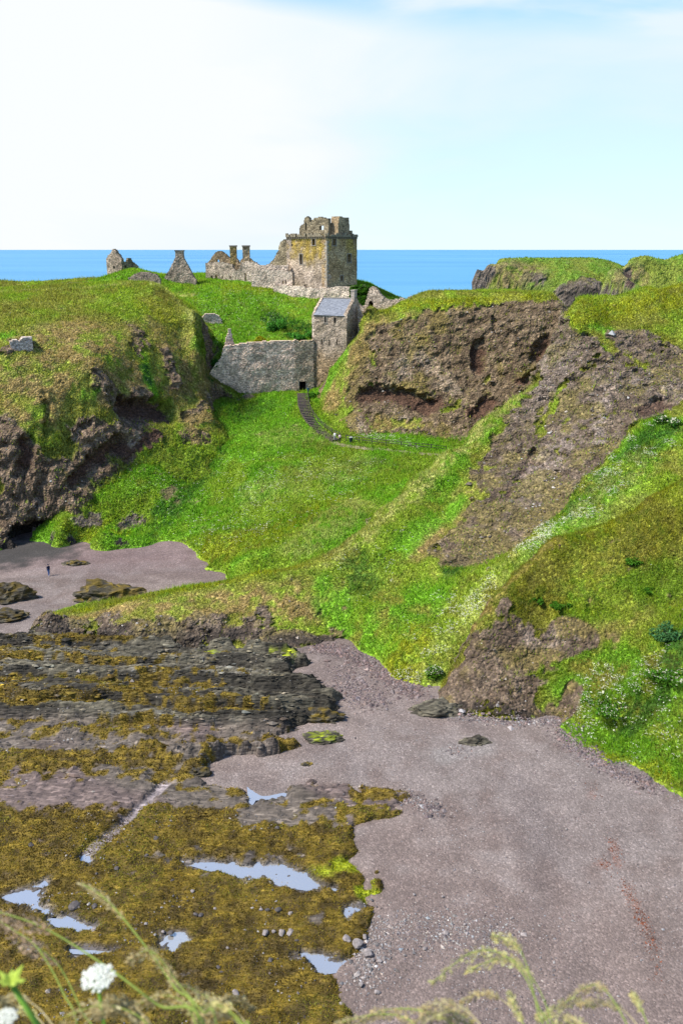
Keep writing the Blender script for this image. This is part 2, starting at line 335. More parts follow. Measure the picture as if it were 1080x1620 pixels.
LANDS = []
def finish(L, base='olive', rock_slope=(1.15, 1.9), rock_amp=1.0, others=(), name=None, seed=0, keep=None, grass_amp=1.0, tone=1.0, rtone=1.0):
    """turn the height grid into a mesh with relief, surface kinds and colour"""
    ny, nx = L.z.shape
    zz = L.z; gyz, gxz = np.gradient(zz, L.res); slope = np.sqrt(gxz**2 + gyz**2).ravel()
    V = np.c_[L.gx.ravel(), L.gy.ravel(), zz.ravel()].astype(np.float32)
    nr = np.c_[-gxz.ravel(), -gyz.ravel(), np.ones(len(V))]; nr /= np.linalg.norm(nr, axis=1)[:, None]
    n_big = fbm(V, 7.0, 3, seed + 1); n_mid = fbm(V, 2.2, 3, seed + 5); n_sm = fbm(V, 0.7, 2, seed + 9)
    ch = {k: np.zeros(len(V), np.float32) for k in ('rock', 'grass', 'tan', 'lush', 'red', 'pale', 'dkg', 'yel', 'wet', 'flower', 'paleg', 'herb')}
    Vw = V + (np.c_[n_mid, n_big, n_sm]*A((0.9, 0.9, 0.9))).astype(np.float32)
    for c, pts, r, val in L.strokes:
        d = seg_dist(Vw, pts); ch[c] = np.maximum(ch[c], val*(1 - sstep(0.55*r, 1.25*r, d)))
    rk = sstep(rock_slope[0], rock_slope[1], slope) + ch['rock'] - ch['grass']*1.2
    rock = sstep(0.40, 0.62, rk + 0.38*n_mid + 0.22*n_sm + 0.15*n_big)
    rock = np.maximum(rock, np.maximum(ch['red'], ch['wet']) > 0.5)
    # relief
    hor = nr.copy(); hor[:, 2] *= 0.25
    strata = ridged(V, 2.6, 3, seed + 20, ax=(0.35, 0.5, 1.5))
    lump = fbm(V, 5.0, 4, seed + 30); crag = ridged(V, 3.3, 4, seed + 40)
    fine = fbm(V, 0.8, 3, seed + 50)
    blk = fbm(np.c_[V[:, 0] + .4*V[:, 2], V[:, 1], V[:, 2]*1.6], 1.7, 2, seed + 60); blk = np.floor(blk*4 + .5*n_sm)/4          # broken blocky steps
    amp_r = rock_amp*(0.62*lump + 0.42*crag + 0.34*strata + 0.5*blk + 0.25*fine); amp_g = grass_amp*(0.55*n_big + 0.30*n_mid + 0.10*n_sm)
    for pts, r, depth in L.carves:
        d = seg_dist(V + np.c_[n_mid, n_mid, n_sm]*0.5, pts); V = V - (hor*(depth*(1 - sstep(0.5*r, 1.1*r, d)))[:, None]).astype(np.float32)
    V = V + (hor*(rock*amp_r + (1 - rock)*amp_g)[:, None]).astype(np.float32)
    # colour
    bases = {'olive': (OLIVE, GREEN), 'green': (GREEN, LUSH), 'tan': (TAN, OLIVE)}[base]
    g = lerp(bases[0], bases[1], sstep(-0.5, 0.5, n_big + 0.5*n_mid))
    g = lerp(g, TAN, ch['tan']*sstep(-0.75, 0.35, n_mid + 0.5*n_sm))
    g = lerp(g, LUSH, ch['lush']*sstep(-0.9, 0.2, n_mid)); g = lerp(g, DKG, ch['dkg']*sstep(-0.8, 0.1, n_sm + 0.4*n_mid))
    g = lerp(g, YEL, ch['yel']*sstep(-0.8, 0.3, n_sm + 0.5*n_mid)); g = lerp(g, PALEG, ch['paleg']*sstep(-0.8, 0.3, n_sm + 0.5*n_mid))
    rr = lerp(ROCK1, ROCK2, sstep(-0.6, 0.6, fine + 0.6*n_mid)); rr = lerp(rr, RED, ch['red']); rr = lerp(rr, PALE, ch['pale']*sstep(-0.7, 0.2, n_sm + 0.5*n_mid)); rr = lerp(rr, WET, ch['wet'])
    # lichen and moss on the ledges of the rock
    rr = lerp(rr, A((0.135, 0.115, 0.036)), 0.75*sstep(0.15, 0.6, n_big*0.6 + n_mid*0.5 + nr[:, 2] - 0.55)*(1 - ch['red'])*(1 - ch['wet']))
    g = g*tone; rr = rr*rtone
    soil = g*A((0.75, 0.70, 0.80))
    colv = lerp(soil, rr, rock)
    # faces
    keepv = V[:, 2] > L.zmin
    for o in others: keepv &= ~(L.z.ravel() < o.h(V[:, 0], V[:, 1]) - 2.2)
    if keep is not None: keepv &= keep(V)
    idx = np.arange(nx*ny).reshape(ny, nx)
    Fq = np.stack([idx[:-1, :-1], idx[:-1, 1:], idx[1:, 1:], idx[1:, :-1]], -1).reshape(-1, 4)
    Fq = Fq[keepv[Fq].any(1)]
    used = np.zeros(len(V), bool); used[Fq] = True; remap = np.cumsum(used) - 1
    L.V = V[used]; L.F = remap[Fq]; L.rock = rock[used]; L.g = g[used]; L.ch = {k: a[used] for k, a in ch.items()}; L.nr = nr[used]
    L.obj = np_mesh(name or L.name, L.V, L.F, M['hill'], smooth=False, col=colv[used], attrs={'rockiness': rock[used]}); tag(L.obj, kind='structure')
    LANDS.append(L); return L

# --- beach level shingle -------------------------------------------------
BX0, BX1, BY0, BY1 = -95.0, 75.0, 30.0, 150.0
def beach_z(x, y):
    P = np.c_[np.ravel(x), np.ravel(y), np.zeros(np.size(x))]
    return (0.10*fbm(P, 14.0, 3, 301) + 0.05*fbm(P, 3.0, 2, 305)).reshape(np.shape(x))

# --- left headland -------------------------------------------------------
head = Land('headland',
  [(0,700,143),(50,740,142),(100,700,147),(60,640,148),(160,700,150),(200,735,151.5),(160,765,147),(110,800,141.5),(200,640,157),(270,640,165),(245,600,165.5),
   (0,620,148),(100,620,151.5),(150,590,155),(0,560,152.5),(100,555,157),(200,540,167),(280,570,171.5),(300,620,169.5),(318,590,174.5),(330,560,178),(328,612,177.5),(352,632,178.5),(345,600,179),
   (0,500,164),(100,500,168),(200,490,176),(270,510,178),(0,466,178),(60,460,181),(120,456,184),(200,450,187),(243,449,189),(270,466,188.5),(300,494,187),(322,513,186.5),(338,529,186.5),(300,540,176.5),
   (300,695,160.5),(338,655,170),(250,705,156),(-120,640,147),(-120,470,172),(-120,760,141)],
  extra=[(-70,200,37.6),(-50,203,38.2),(-40,205,37.5),(-33,206,33.0),(-28,203,31),(-22,197,27.5),(-55,225,38),(-38,225,36),(-80,225,36),(-90,200,34),(-20,188,25.5),(-19,179.5,14.5),(-20,192,26.5),(-90,160,20),(-95,140,0)],
  ground=[(-60,884),(0,870),(40,862),(75,852),(-160,900)],
  box=(-92, -20, 130, 232), res=0.28, cmq=2.0, lam=.06, zmax=40.0)
# --- castle plateau and its grassy bank behind the curtain wall -----------
plat = Land('castle_hill',
  [(206,429,210),(182,436,210),(232,436,210),(206,446,207),(255,447,210),(330,443,216),(390,446,216),(430,452,212),(300,470,203),(350,468,204),(400,480,202),(270,480,200),(320,500,195),(350,520,191.5),(400,520,193.5),(440,510,197),(440,535,188.5),(470,500,198),(490,480,203.5),
   (490,530,189.5),(370,540,187.5),(345,532,188),(517,470,204.5),(455,458,210.5),(565,462,209),(585,452,217),(600,458,217),(615,478,211),(560,480,203),(540,490,198),(580,500,190),(550,520,188),(520,530,188)],
  extra=[(-60,226,37.5),(-35,230,38),(-10,230,38),(5,228,37.5),(-60,255,36),(-30,258,36.5),(0,255,36),(-75,240,30),(14,232,30),(20,240,12),(18,215,33),(-70,270,10),(-20,275,8),(10,270,8),(-28,184,20),(-15,184,26),(-5,184,26),(5,186,27)],
  box=(-72, 22, 184.6, 276), res=0.42, cmq=2.0, zmax=41.5)
# --- the cliff to the right of the gatehouse ------------------------------
cliff = Land('cliff',
  [(577,500,184.5),(600,490,184.5),(640,481,184.5),(690,476,184),(730,474,183.5),(800,469,183),(866,468,182),(880,477,181),(892,492,180),(903,512,178),
   (520,590,181),(510,622,179.5),(545,560,181),(560,540,181.5),(540,640,174.5),(585,540,180.5),(600,560,178),(660,530,179.5),(720,530,179),(800,525,178),(870,530,177),
   (620,600,175),(680,590,175.5),(760,590,175),(840,590,173),(880,600,172),(590,640,171),(650,640,171),(720,650,170),(780,650,169),(560,680,167.5),(620,690,166),(690,705,163),(740,705,163),(900,650,168)],
  extra=[(14,198,35),(24,199,35.5),(36,198,36),(44,196,35),(52,190,27),(50,184,29),(14,212,30),(30,214,28),(45,212,24),(62,204,10),(60,180,18),(56,165,8),(4,186.5,24),(2,184,20),(-1,184,18),(20,158,8),(35,157,8),(30,224,0),(50,222,0)],
  box=(-4.5, 66, 155, 224), res=0.24, cmq=1.6, zmax=37.5)
# --- the green gully running down to the cove ------------------------------
gully = Land('gully_slope',
  [(478,622,183.3),(430,640,179.5),(385,660,175),(340,690,167.5),(300,740,157.5),(250,800,146),(215,850,136.8),(330,860,130.5),(400,830,135),(400,760,150),(420,700,163),(480,660,173),(500,690,166.5),
   (533,702,163),(480,880,120),(440,880,122),(500,800,138),(500,740,152.5),(560,725,156),(640,720,156.5),(690,716,157.5),(600,780,141),(560,830,128.5),(650,760,145),(520,650,175.5),(505,630,179.5),
   (100,800,142.5),(92,840,136.5),(160,845,135.5),(150,775,146.5),(250,715,156.5),(300,703,161),(200,780,146.5),(340,660,172),(365,640,177),(600,705,160.5)],
  extra=[(20,160,10.3),(32,158,10),(40,152,9),(-22,187,18),(-8,187,18.5),(0,187,19),(-38,170,16),(-45,160,10)],
  ground=[(78,863,-0.2),(120,862,-0.2),(200,856,-0.2),(245,862,-0.2),(300,875,-0.2),(324,890,-0.2),(322,905,-0.2),(345,886,1.0),(370,896,1.4),(400,902,1.8),(420,912,1.0),(330,925,-1.5),(300,915,-2.0),(200,890,-2.0),(60,880,-2.0),(120,880,-1.6)],
  box=(-58, 44, 110, 188), res=0.32, cmq=2.5)
# --- the long spur from the right, ending in a low nose on the shore -------
crest = [(62,984,101.2),(100,971,102.5),(200,951,105),(300,931,107),(400,908,109),(480,893,111),(520,876,113),(560,846,116),(600,812,119.5),(650,765,124),(700,720,128.5),(760,668,134),(810,630,138),(850,598,141),
         (868,560,143),(886,520,147),(905,487,150),(960,468,151.5),(1020,456,152.5),(1080,449,153.5),(1250,438,156)]
back = []
for k, q in enumerate(crest):
    p = pix(*q); dz = min(6.5, p[2]*0.55 + 0.3); back += [(p[0] + 1.5, p[1] + 6.5, p[2] - dz), (p[0] + 4, p[1] + 15, max(-1.5, p[2] - 2.0*dz))]
spur = Land('spur', crest + [(300,980,100.5),(200,985,100),(420,975,102),(520,960,104),(560,930,106.5),(600,965,100),(650,1005,94.5),(620,880,110.5),(700,880,108.5),(650,940,102.5),(700,985,96.5),(700,800,119.5),(750,800,117.5),
   (800,870,107.5),(760,730,127),(840,720,125.5),(900,800,112.5),(850,650,135),(860,780,117),(950,700,122.5),(930,600,135.5),(1000,620,131.5),(900,550,141.5),(1000,520,143.5),(960,500,147.5),(1080,560,139.5),(1080,500,147.5),(1080,645,127),(1080,690,119.5),(950,805,109.5),
   (1010,730,116.5),(720,1040,90.5),(690,1068,89),(1000,780,111),(850,860,103),(780,930,98)],
   extra=back + [(24,86,-2),(32,88,-1),(40,90,1),(52,92,3),(66,94,5),(18,88,-1),(60,110,16),(75,110,18),(75,140,38),(70,125,30)],
   ground=[(55,1004),(150,1016),(300,1026),(400,1030),(480,1025),(545,1012),(600,1042),(650,1080),(40,985,-1.0)],
   box=(-41, 72, 86, 172), res=0.22, cmq=1.3)
# --- the near bluff on the right -------------------------------------------
crest2 = [(690,1105,85.3),(720,1060,87),(745,1000,89.6),(775,950,92),(810,910,94.5),(850,868,97),(880,850,98),(930,838,98.6),(970,822,99.2),(1020,790,101),(1080,755,103),(1220,700,105)]
back2 = []
for q in crest2:
    p = pix(*q); back2 += [(p[0] + 1.0, p[1] + 4.5, p[2] - min(5.0, p[2]*0.8 + 0.8)), (p[0] + 2, p[1] + 9, p[2] - min(9.0, p[2] + 2))]
bluff = Land('bluff', crest2 + [(800,1040,86),(760,1085,84.2),(850,1080,83.6),(850,980,89),(950,950,90),(950,1050,84),(900,1010,86.7),(1000,880,94),(1080,860,94.2),(1080,950,89),(900,900,94),
   (930,1110,79.8),(1000,1100,78.6),(1000,1165,75.5),(1080,1010,81.5),(1080,1100,76.3),(1080,1180,71.8),(960,1160,77),(1250,900,88),(1250,1100,73)],
   extra=back2, ground=[(672,1119),(720,1131),(800,1139),(880,1133),(905,1172),(915,1186),(960,1206),(1030,1232),(1080,1260),(1180,1300),(650,1115,-1.0),(800,1160,-1.0),(1000,1240,-1.0)],
   box=(6, 60, 62, 116), res=0.18, cmq=0.8)

# ---- what grows and shows where, plus crest sunlight painted in (sightings traced onto each landform) -----
P_ = head.paint
for pts, r in (([(0,700),(40,745),(40,800)], 5.0), ([(135,685),(190,705)], 3.6), ([(100,760),(20,820)], 6), ([(230,640),(150,740)], 3.5), ([(150,600),(190,640)], 2.6), ([(295,690),(320,690)], 1.8), ([(215,520),(220,560)], 1.0),
               ([(260,560),(275,610)], 1.6), ([(235,545),(190,505)], 0.7), ([(300,520),(310,530)], 0.9), ([(140,545)], 0.8), ([(320,640),(300,660)], 1.5), ([(10,550),(45,545)], 1.6)): P_('rock', pts, r)
P_('grass', [(300,500),(335,545),(325,590)], 4.0); P_('red', [(200,645),(262,655)], 2.4); P_('red', [(245,690),(195,715)], 1.6); P_('red', [(180,700),(120,760)], 1.2); P_('red', [(42,700),(35,745)], 0.9); P_('wet', [(60,845),(25,850)], 1.8); P_('wet', [(0,860),(60,860)], 1.0)
P_('pale', [(190,640),(175,665)], 1.2); P_('pale', [(205,700),(220,690)], 0.9); P_('pale', [(50,790)], 1.2); P_('pale', [(115,690)], 1.6)
P_('tan', [(90,560),(140,540)], 9.0); P_('tan', [(60,590),(200,600)], 7.0); P_('tan', [(270,560),(330,600),(310,660)], 4.5); P_('tan', [(190,530),(240,520)], 3.5, .7); P_('tan', [(170,600),(150,620)], 4); P_('tan', [(20,600),(60,640)], 5.5); P_('grass', [(60,650),(90,660)], 1.6, .6); P_('tan', [(270,600),(320,620)], 5); P_('tan', [(290,540)], 3); P_('tan', [(60,770),(70,740)], 2.0)
P_('lush', [(222,560),(235,600),(245,625)], 1.3); P_('dkg', [(225,570),(236,605)], 0.9); P_('lush', [(10,530)], 2.0); P_('dkg', [(345,560),(340,590)], 1.8); P_('lush', [(150,620),(130,640)], 1.6)
P_('paleg', [(246,450),(275,470),(310,505),(345,533)], 1.7); P_('paleg', [(0,463),(100,457),(200,450)], 1.1, 0.8); P_('yel', [(230,480),(260,500)], 3, 0.6); P_('lush', [(310,545),(330,535)], 1.8, .6)  # paleg strokes: sunlit rim of the skyline put into the turf colour
head.carve([(205,650),(262,652)], 3.0, 3.2); head.carve([(185,700),(120,765)], 1.8, 1.6); head.carve([(64,846),(40,850)], 2.4, 4.5); head.carve([(44,700),(36,750)], 1.3, 1.5); head.carve([(75,640),(60,800)], 0.9, 1.0); head.carve([(140,670),(110,700)], .8, .8)
lim_ = np.where(head.gx > -27, 21.3 - (head.gx + 27)*.75, 21.3 + (-27 - head.gx)*5.0); ln_ = 182.6 + (head.gx + 27.6)*3.4/21.6
lim_ = lim_ + np.maximum(0, head.gy - ln_ - .3)*1.25 + np.maximum(0, 176 - head.gy)*1.5; dz_ = head.z - lim_; head.z = np.where((head.gx > -34), head.z - np.log1p(np.exp(np.clip(dz_*1.5, -20, 20)))/1.5*(np.clip(dz_, -1, 0) > -1), head.z); head.z = np.where(head.gx > -34, np.minimum(head.z, lim_), head.z)
finish(head, 'olive', rock_slope=(2.9, 4.2), rock_amp=0.95, others=(gully,), seed=100, rtone=A((1.14, 1.0, .84)))

P_ = plat.paint
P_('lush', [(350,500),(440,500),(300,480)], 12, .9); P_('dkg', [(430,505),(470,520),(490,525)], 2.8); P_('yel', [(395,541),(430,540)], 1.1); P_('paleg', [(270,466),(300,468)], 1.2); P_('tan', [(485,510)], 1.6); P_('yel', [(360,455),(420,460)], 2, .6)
P_('flower', [(340,500),(430,470)], 12, .35)
finish(plat, 'green', rock_slope=(1.7, 2.6), others=(), seed=200, keep=lambda V: (V[:, 1] < 246) & (V[:, 1] > np.where(V[:, 0] < -6, 184.2 + (V[:, 0] + 28)*3.4/22, 188.0)))

P_ = cliff.paint
for pts, r in (([(600,540),(640,520)], 3), ([(700,520),(880,520)], 6.5), ([(620,590),(700,600),(860,590)], 6.5), ([(600,640),(700,640),(800,650)], 6), ([(640,690),(740,690)], 3.5), ([(740,490),(880,490)], 2.4), ([(555,660),(575,680)], 1.8)): P_('rock', pts, r)
P_('red', [(575,625),(620,625),(680,645)], 2.1); P_('red', [(755,555),(757,580)], 1.4); P_('red', [(850,560),(860,545)], 1.8); P_('red', [(770,640),(755,655)], 1.8); P_('red', [(840,600),(820,600)], 1.1); P_('red', [(660,640),(690,635)], 1.2)
P_('tan', [(600,520),(560,570),(530,630)], 3.0); P_('tan', [(640,500),(700,510)], 2.0); P_('tan', [(600,670),(700,670)], 2.5); P_('tan', [(730,600),(800,610)], 2.0); P_('tan', [(630,560),(600,580)], 1.8)
P_('grass', [(545,570),(525,620)], 3.5); P_('grass', [(590,505),(560,560)], 2.5); P_('grass', [(600,666),(660,672)], 1.2, .9); P_('grass', [(700,650),(720,640)], 0.9, .6); P_('grass', [(780,600),(700,590)], .8, .5)
P_('yel', [(577,500),(640,482),(740,475),(800,470),(855,470)], 1.1); P_('grass', [(577,500),(640,483),(740,476),(800,472),(856,472)], 1.2); P_('rock', [(880,484),(892,500)], 1.8); P_('lush', [(515,615),(530,580),(545,560)], 1.6)
P_('pale', [(620,600),(640,570)], 2); P_('pale', [(660,560),(720,620)], 2, .7); P_('pale', [(630,660),(650,690)], 2, .8); P_('pale', [(560,665),(572,675)], 1.0)
cliff.carve([(580,626),(625,622),(675,642)], 2.4, 2.4); cliff.carve([(755,545),(757,585)], 1.5, 1.4); cliff.carve([(848,565),(862,542)], 1.8, 1.4); cliff.carve([(772,636),(755,658)], 1.8, 1.3); cliff.carve([(780,500),(783,525)], .5, 1.0); cliff.carve([(835,600),(850,590)], 1.2, 1.4)
finish(cliff, 'olive', rock_slope=(1.25, 1.9), rock_amp=0.72, others=(plat,), seed=300, rtone=A((1.16, 1.03, .80)))

P_ = gully.paint
P_('lush', [(440,650),(360,680),(320,740)], 5.5); P_('dkg', [(335,700),(310,760),(255,820)], 3.0, .8); P_('dkg', [(420,640),(380,660)], 3, .6); P_('lush', [(240,830),(220,850)], 2.2); P_('dkg', [(235,845)], 1.8, .8)
P_('yel', [(330,720),(290,740)], 1.4); P_('yel', [(540,800),(420,850),(340,880)], 4.5, .8); P_('paleg', [(420,780),(560,740)], 6, .45); P_('paleg', [(560,800),(480,860)], 4, .7); P_('yel', [(120,840),(180,840)], 3, .8); P_('lush', [(200,760),(260,730)], 5, .7)
P_('lush', [(560,700),(600,690),(690,712)], 2.5); P_('dkg', [(560,735),(600,730)], 1.5, .6); P_('paleg', [(500,690),(440,690)], 5, .5)
P_('rock', [(260,780),(272,772)], 1.4); P_('rock', [(120,822),(150,822)], 1.6); P_('rock', [(190,830),(215,825)], 1.4); P_('rock', [(375,630),(395,628)], 1.3); P_('wet', [(80,858),(200,856)], 0.9)
P_('flower', [(440,760),(380,830),(340,780)], 12, .5); P_('flower', [(250,760),(200,740)], 7, .35); P_('flower', [(520,770),(560,740)], 8, .4); P_('flower', [(560,690),(690,712)], 2.2, .8)
finish(gully, 'green', rock_slope=(1.8, 2.6), rock_amp=0.6, others=(head, cliff, plat), seed=400, tone=A((.90, .95, .9)))

P_ = spur.paint
for pts, r in (([(900,560),(860,640),(800,740)], 6.5), ([(960,600),(900,720),(760,850)], 7.0), ([(1060,600),(980,640),(920,720)], 6.5), ([(1000,540),(1080,580)], 5), ([(720,880),(760,840)], 2.4), ([(905,510),(890,540)], 3.0),
               ([(90,1000),(300,1012),(480,1012)], 1.9), ([(75,985),(110,995)], 1.8), ([(410,965),(415,985)], 1.3), ([(540,1005)], 1.0)): P_('rock', pts, r)
P_('grass', [(840,610),(700,740),(600,840)], 2.6); P_('grass', [(650,860),(720,800)], 3.0); P_('grass', [(700,960),(640,1030)], 4); P_('grass', [(1040,680),(940,780),(840,860)], 3.0); P_('grass', [(930,500),(1080,500)], 3.5); P_('grass', [(720,560)], .1)
P_('grass', [(870,640),(850,690)], 0.8, .7); P_('grass', [(890,610),(870,650)], .7, .7)
P_('yel', [(920,490),(1080,460)], 3.5, .9); P_('lush', [(950,520),(940,550)], 2.5); P_('yel', [(850,600),(760,670)], 1.6); P_('paleg', [(1010,730),(930,800)], 2.5, .5); P_('lush', [(830,620),(740,710),(690,780)], 2.2); P_('tan', [(780,720),(700,830),(660,870)], 2.4); P_('lush', [(720,800),(620,880)], 2.2)
P_('paleg', [(850,606),(760,675),(700,727),(600,819),(520,882)], 1.9, 1.0); P_('yel', [(500,888),(300,932),(120,968)], .9); P_('tan', [(80,985),(250,970),(400,955),(500,950)], 4.0, 1.0); P_('rock', [(150,995),(420,1000)], 2.2, .8); P_('pale', [(890,560),(870,640)], 3, .5); P_('pale', [(960,600),(830,790)], 3.0, .25); P_('tan', [(460,960),(300,990)], 2.5, .8); P_('lush', [(520,930),(560,990),(600,1000)], 3.0); P_('dkg', [(560,880),(580,930)], 2.5, .7)  # first paleg stroke paints the sun catching the ridge crest into the grass
P_('yel', [(650,1010),(640,1060)], 3, .9); P_('lush', [(680,940),(620,1000)], 3.5); P_('dkg', [(780,870),(850,820),(720,900)], 2.0, .9); P_('lush', [(1060,670),(950,780),(860,860)], 3.5); P_('tan', [(900,820),(820,870)], 2.0, .8); P_('tan', [(940,650),(860,740)], 1.0); P_('tan', [(960,530),(1050,560)], 2.5, .6)
P_('wet', [(70,1003),(300,1018),(520,1018)], 1.5, .8); P_('wet', [(710,888),(730,882)], 1.3, .5)
P_('pale', [(955,640),(945,700)], 1.1); P_('pale', [(890,700),(840,760)], 3.0, .7); P_('pale', [(1020,600),(1070,620)], 3.0, .6); P_('red', [(1045,640),(1020,650)], 1.6, .9); P_('red', [(800,790),(840,720)], 0.8, .7); P_('red', [(720,870)], 1.2, .4)
P_('dkg', [(1050,680),(960,760),(900,810)], 2.2, .8); P_('flower', [(1040,690),(960,760),(900,820),(860,850)], 3.5, 1.3); P_('flower', [(700,960),(660,1060),(690,1040)], 2.6, 1.0); P_('flower', [(870,850),(780,920),(720,1000)], 1.8, 1.2); P_('flower', [(600,940),(560,900),(620,860)], 4, .5); P_('flower', [(650,1000)], 3, .5)
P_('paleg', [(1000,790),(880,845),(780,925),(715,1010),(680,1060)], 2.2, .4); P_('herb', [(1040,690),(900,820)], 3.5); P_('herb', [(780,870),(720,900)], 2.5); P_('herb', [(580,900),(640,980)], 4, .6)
spur.carve([(1045,640),(1022,655)], 2.0, 1.6); spur.carve([(800,790),(845,715)], .9, .9); spur.carve([(735,890),(715,893)], 1.5, 1.4); spur.carve([(560,1000)], .6, .4)
finish(spur, 'olive', rock_slope=(1.5, 2.3), rock_amp=1.1, others=(gully, cliff), seed=500, rtone=A((1.02, .94, .86)))

P_ = bluff.paint
for pts, r in (([(800,1010),(760,1070),(730,1110)], 3.0), ([(830,1030),(910,1005)], 2.6), ([(800,1100),(895,1110)], 2.8), ([(700,1110)], 1.5), ([(900,1120)], 1.2), ([(790,985),(800,960)], 0.9), ([(880,870)], .5), ([(1000,900)], .4)): P_('rock', pts, r)
P_('tan', [(770,960),(740,1030),(715,1080)], 1.6); P_('tan', [(1000,960),(940,1000)], 2.0, .6); P_('tan', [(930,1080),(880,1100)], 1.2, .7); P_('yel', [(850,900),(950,870),(1080,800)], 4.5, .45); P_('yel', [(820,960),(900,950)], 3, .4); P_('tan', [(900,920),(1000,860)], 3, .45)
P_('grass', [(775,955),(810,915)], .9); P_('yel', [(1070,765),(960,834),(880,857)], .8, .9); P_('tan', [(880,857),(812,918),(752,1000),(722,1070)], 1.0, 1.0); P_('rock', [(722,1075),(705,1100)], 1.3); P_('rock', [(745,1040),(760,1010)], 1.4); P_('lush', [(920,950),(1060,920)], 3.0, .6); P_('lush', [(1000,1050),(920,1080)], 4); P_('lush', [(1080,1040),(960,1160),(1070,1200)], 4.5); P_('dkg', [(1060,1010),(1040,1090),(990,1140)], 1.8, .8); P_('grass', [(1000,1080),(960,1170),(1060,1180)], 4.0)
P_('yel', [(940,1195),(1040,1220)], 1.8, .7); P_('grass', [(900,1060),(860,1110)], 1.1, .8); P_('red', [(885,865)], .5, .6); P_('wet', [(690,1118),(740,1132),(850,1138)], 0.7, .8); P_('pale', [(840,1010),(900,1000)], 1.2, .6); P_('tan', [(790,1070),(760,1090)], 1.2, .7)
P_('flower', [(960,1060),(920,1120),(950,1150)], 2.4, 1.0); P_('flower', [(1060,1050),(1000,1100)], 3.0, .9); P_('flower', [(1080,1100),(1040,1180)], 3.0, .6); P_('flower', [(800,985)], .5, .8)
P_('herb', [(960,1080),(930,1160),(1070,1180)], 4.0); P_('herb', [(1080,1030),(1000,1100)], 4); P_('herb', [(1000,885)], 1.0); P_('herb', [(880,960)], .8); P_('herb', [(840,960)], .6); P_('herb', [(930,1050)], 2)
bluff.carve([(830,1045),(880,1020)], 0.9, .4); bluff.carve([(860,1110),(820,1100)], 1.0, .5)
finish(bluff, 'olive', rock_slope=(1.5, 2.3), rock_amp=0.42, others=(spur,), seed=600, tone=A((.80, .76, .7)), rtone=A((.92, .82, .72)))

def top_hit(u, v, lands=None):
    best = None
    for L in (lands or LANDS):
        p = L.hit(u, v)
        yu = (CV - v)/FPX; t = p[1]/(CP + yu*SP); z = HCAM + t*(-SP + yu*CP)
        if abs(L.h(p[0], p[1]) - z) < 1.2 and (best is None or p[1] < best[1]): best = p
    return best

# --- far headlands ---------------------------------------------------------
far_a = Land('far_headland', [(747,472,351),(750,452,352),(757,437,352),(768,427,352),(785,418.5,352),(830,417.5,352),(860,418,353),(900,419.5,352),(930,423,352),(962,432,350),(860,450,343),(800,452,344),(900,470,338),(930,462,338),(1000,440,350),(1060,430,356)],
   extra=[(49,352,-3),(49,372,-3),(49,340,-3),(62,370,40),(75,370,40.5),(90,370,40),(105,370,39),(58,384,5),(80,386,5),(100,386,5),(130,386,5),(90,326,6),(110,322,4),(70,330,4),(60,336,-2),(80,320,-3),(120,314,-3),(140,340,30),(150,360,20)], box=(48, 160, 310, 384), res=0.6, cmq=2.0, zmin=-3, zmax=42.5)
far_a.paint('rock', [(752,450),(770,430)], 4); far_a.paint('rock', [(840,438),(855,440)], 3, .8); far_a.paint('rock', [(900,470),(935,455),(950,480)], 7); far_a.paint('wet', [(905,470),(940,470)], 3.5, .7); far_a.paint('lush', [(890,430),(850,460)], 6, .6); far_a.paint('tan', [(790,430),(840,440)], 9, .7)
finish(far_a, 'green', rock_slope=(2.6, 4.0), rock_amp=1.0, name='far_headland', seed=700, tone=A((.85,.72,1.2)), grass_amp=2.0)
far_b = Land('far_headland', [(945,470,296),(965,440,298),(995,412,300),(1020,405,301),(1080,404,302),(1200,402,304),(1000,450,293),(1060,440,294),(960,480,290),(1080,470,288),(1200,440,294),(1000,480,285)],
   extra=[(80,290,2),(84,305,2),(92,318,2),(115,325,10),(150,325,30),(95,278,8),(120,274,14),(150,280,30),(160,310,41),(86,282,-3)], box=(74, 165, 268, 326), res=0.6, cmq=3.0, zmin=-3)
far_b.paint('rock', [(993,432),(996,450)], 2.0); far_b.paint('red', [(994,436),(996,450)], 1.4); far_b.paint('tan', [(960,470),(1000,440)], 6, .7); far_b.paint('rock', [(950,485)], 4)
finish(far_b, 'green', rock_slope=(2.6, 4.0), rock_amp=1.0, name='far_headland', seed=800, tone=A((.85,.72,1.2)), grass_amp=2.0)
# ------------------------------------------------------------------ shore: sea, shingle, rock shelf, pools
m, t, n, l, b = mat('sea_water')
pos = geo_pos(t); mpw = n.new('ShaderNodeMapping'); mpw.inputs['Scale'].default_value = (0.35, 1.0, 1.0); l.new(pos, mpw.inputs['Vector'])
w1 = noise_node(t, 0.02, 6, 0.6, mpw.outputs[0]); w2 = noise_node(t, 0.0016, 4, 0.55, mpw.outputs[0])
l.new(ramp(t, w2.outputs['Fac'], [(0.32, (0.035, 0.185, 0.345)), (0.68, (0.080, 0.260, 0.400))]), b.inputs['Base Color'])
b.inputs['Roughness'].default_value = 0.4; b.inputs['Specular IOR Level'].default_value = 0.2; b.inputs['IOR'].default_value = 1.33
bp = n.new('ShaderNodeBump'); bp.inputs['Distance'].default_value = 6.0; bp.inputs['Strength'].default_value = 0.6; l.new(w1.outputs['Fac'], bp.inputs['Height']); l.new(bp.outputs[0], b.inputs['Normal'])
M['sea'] = m
ns = 48; rads = [0.5, 150, 400, 1200, 4000, 15000, 60000]
SV = [(0, 0, -2.2)]; SF = []
for r_ in rads:
    for k in range(ns): SV.append((r_*math.cos(2*math.pi*k/ns), 150 + r_*math.sin(2*math.pi*k/ns), -2.2))
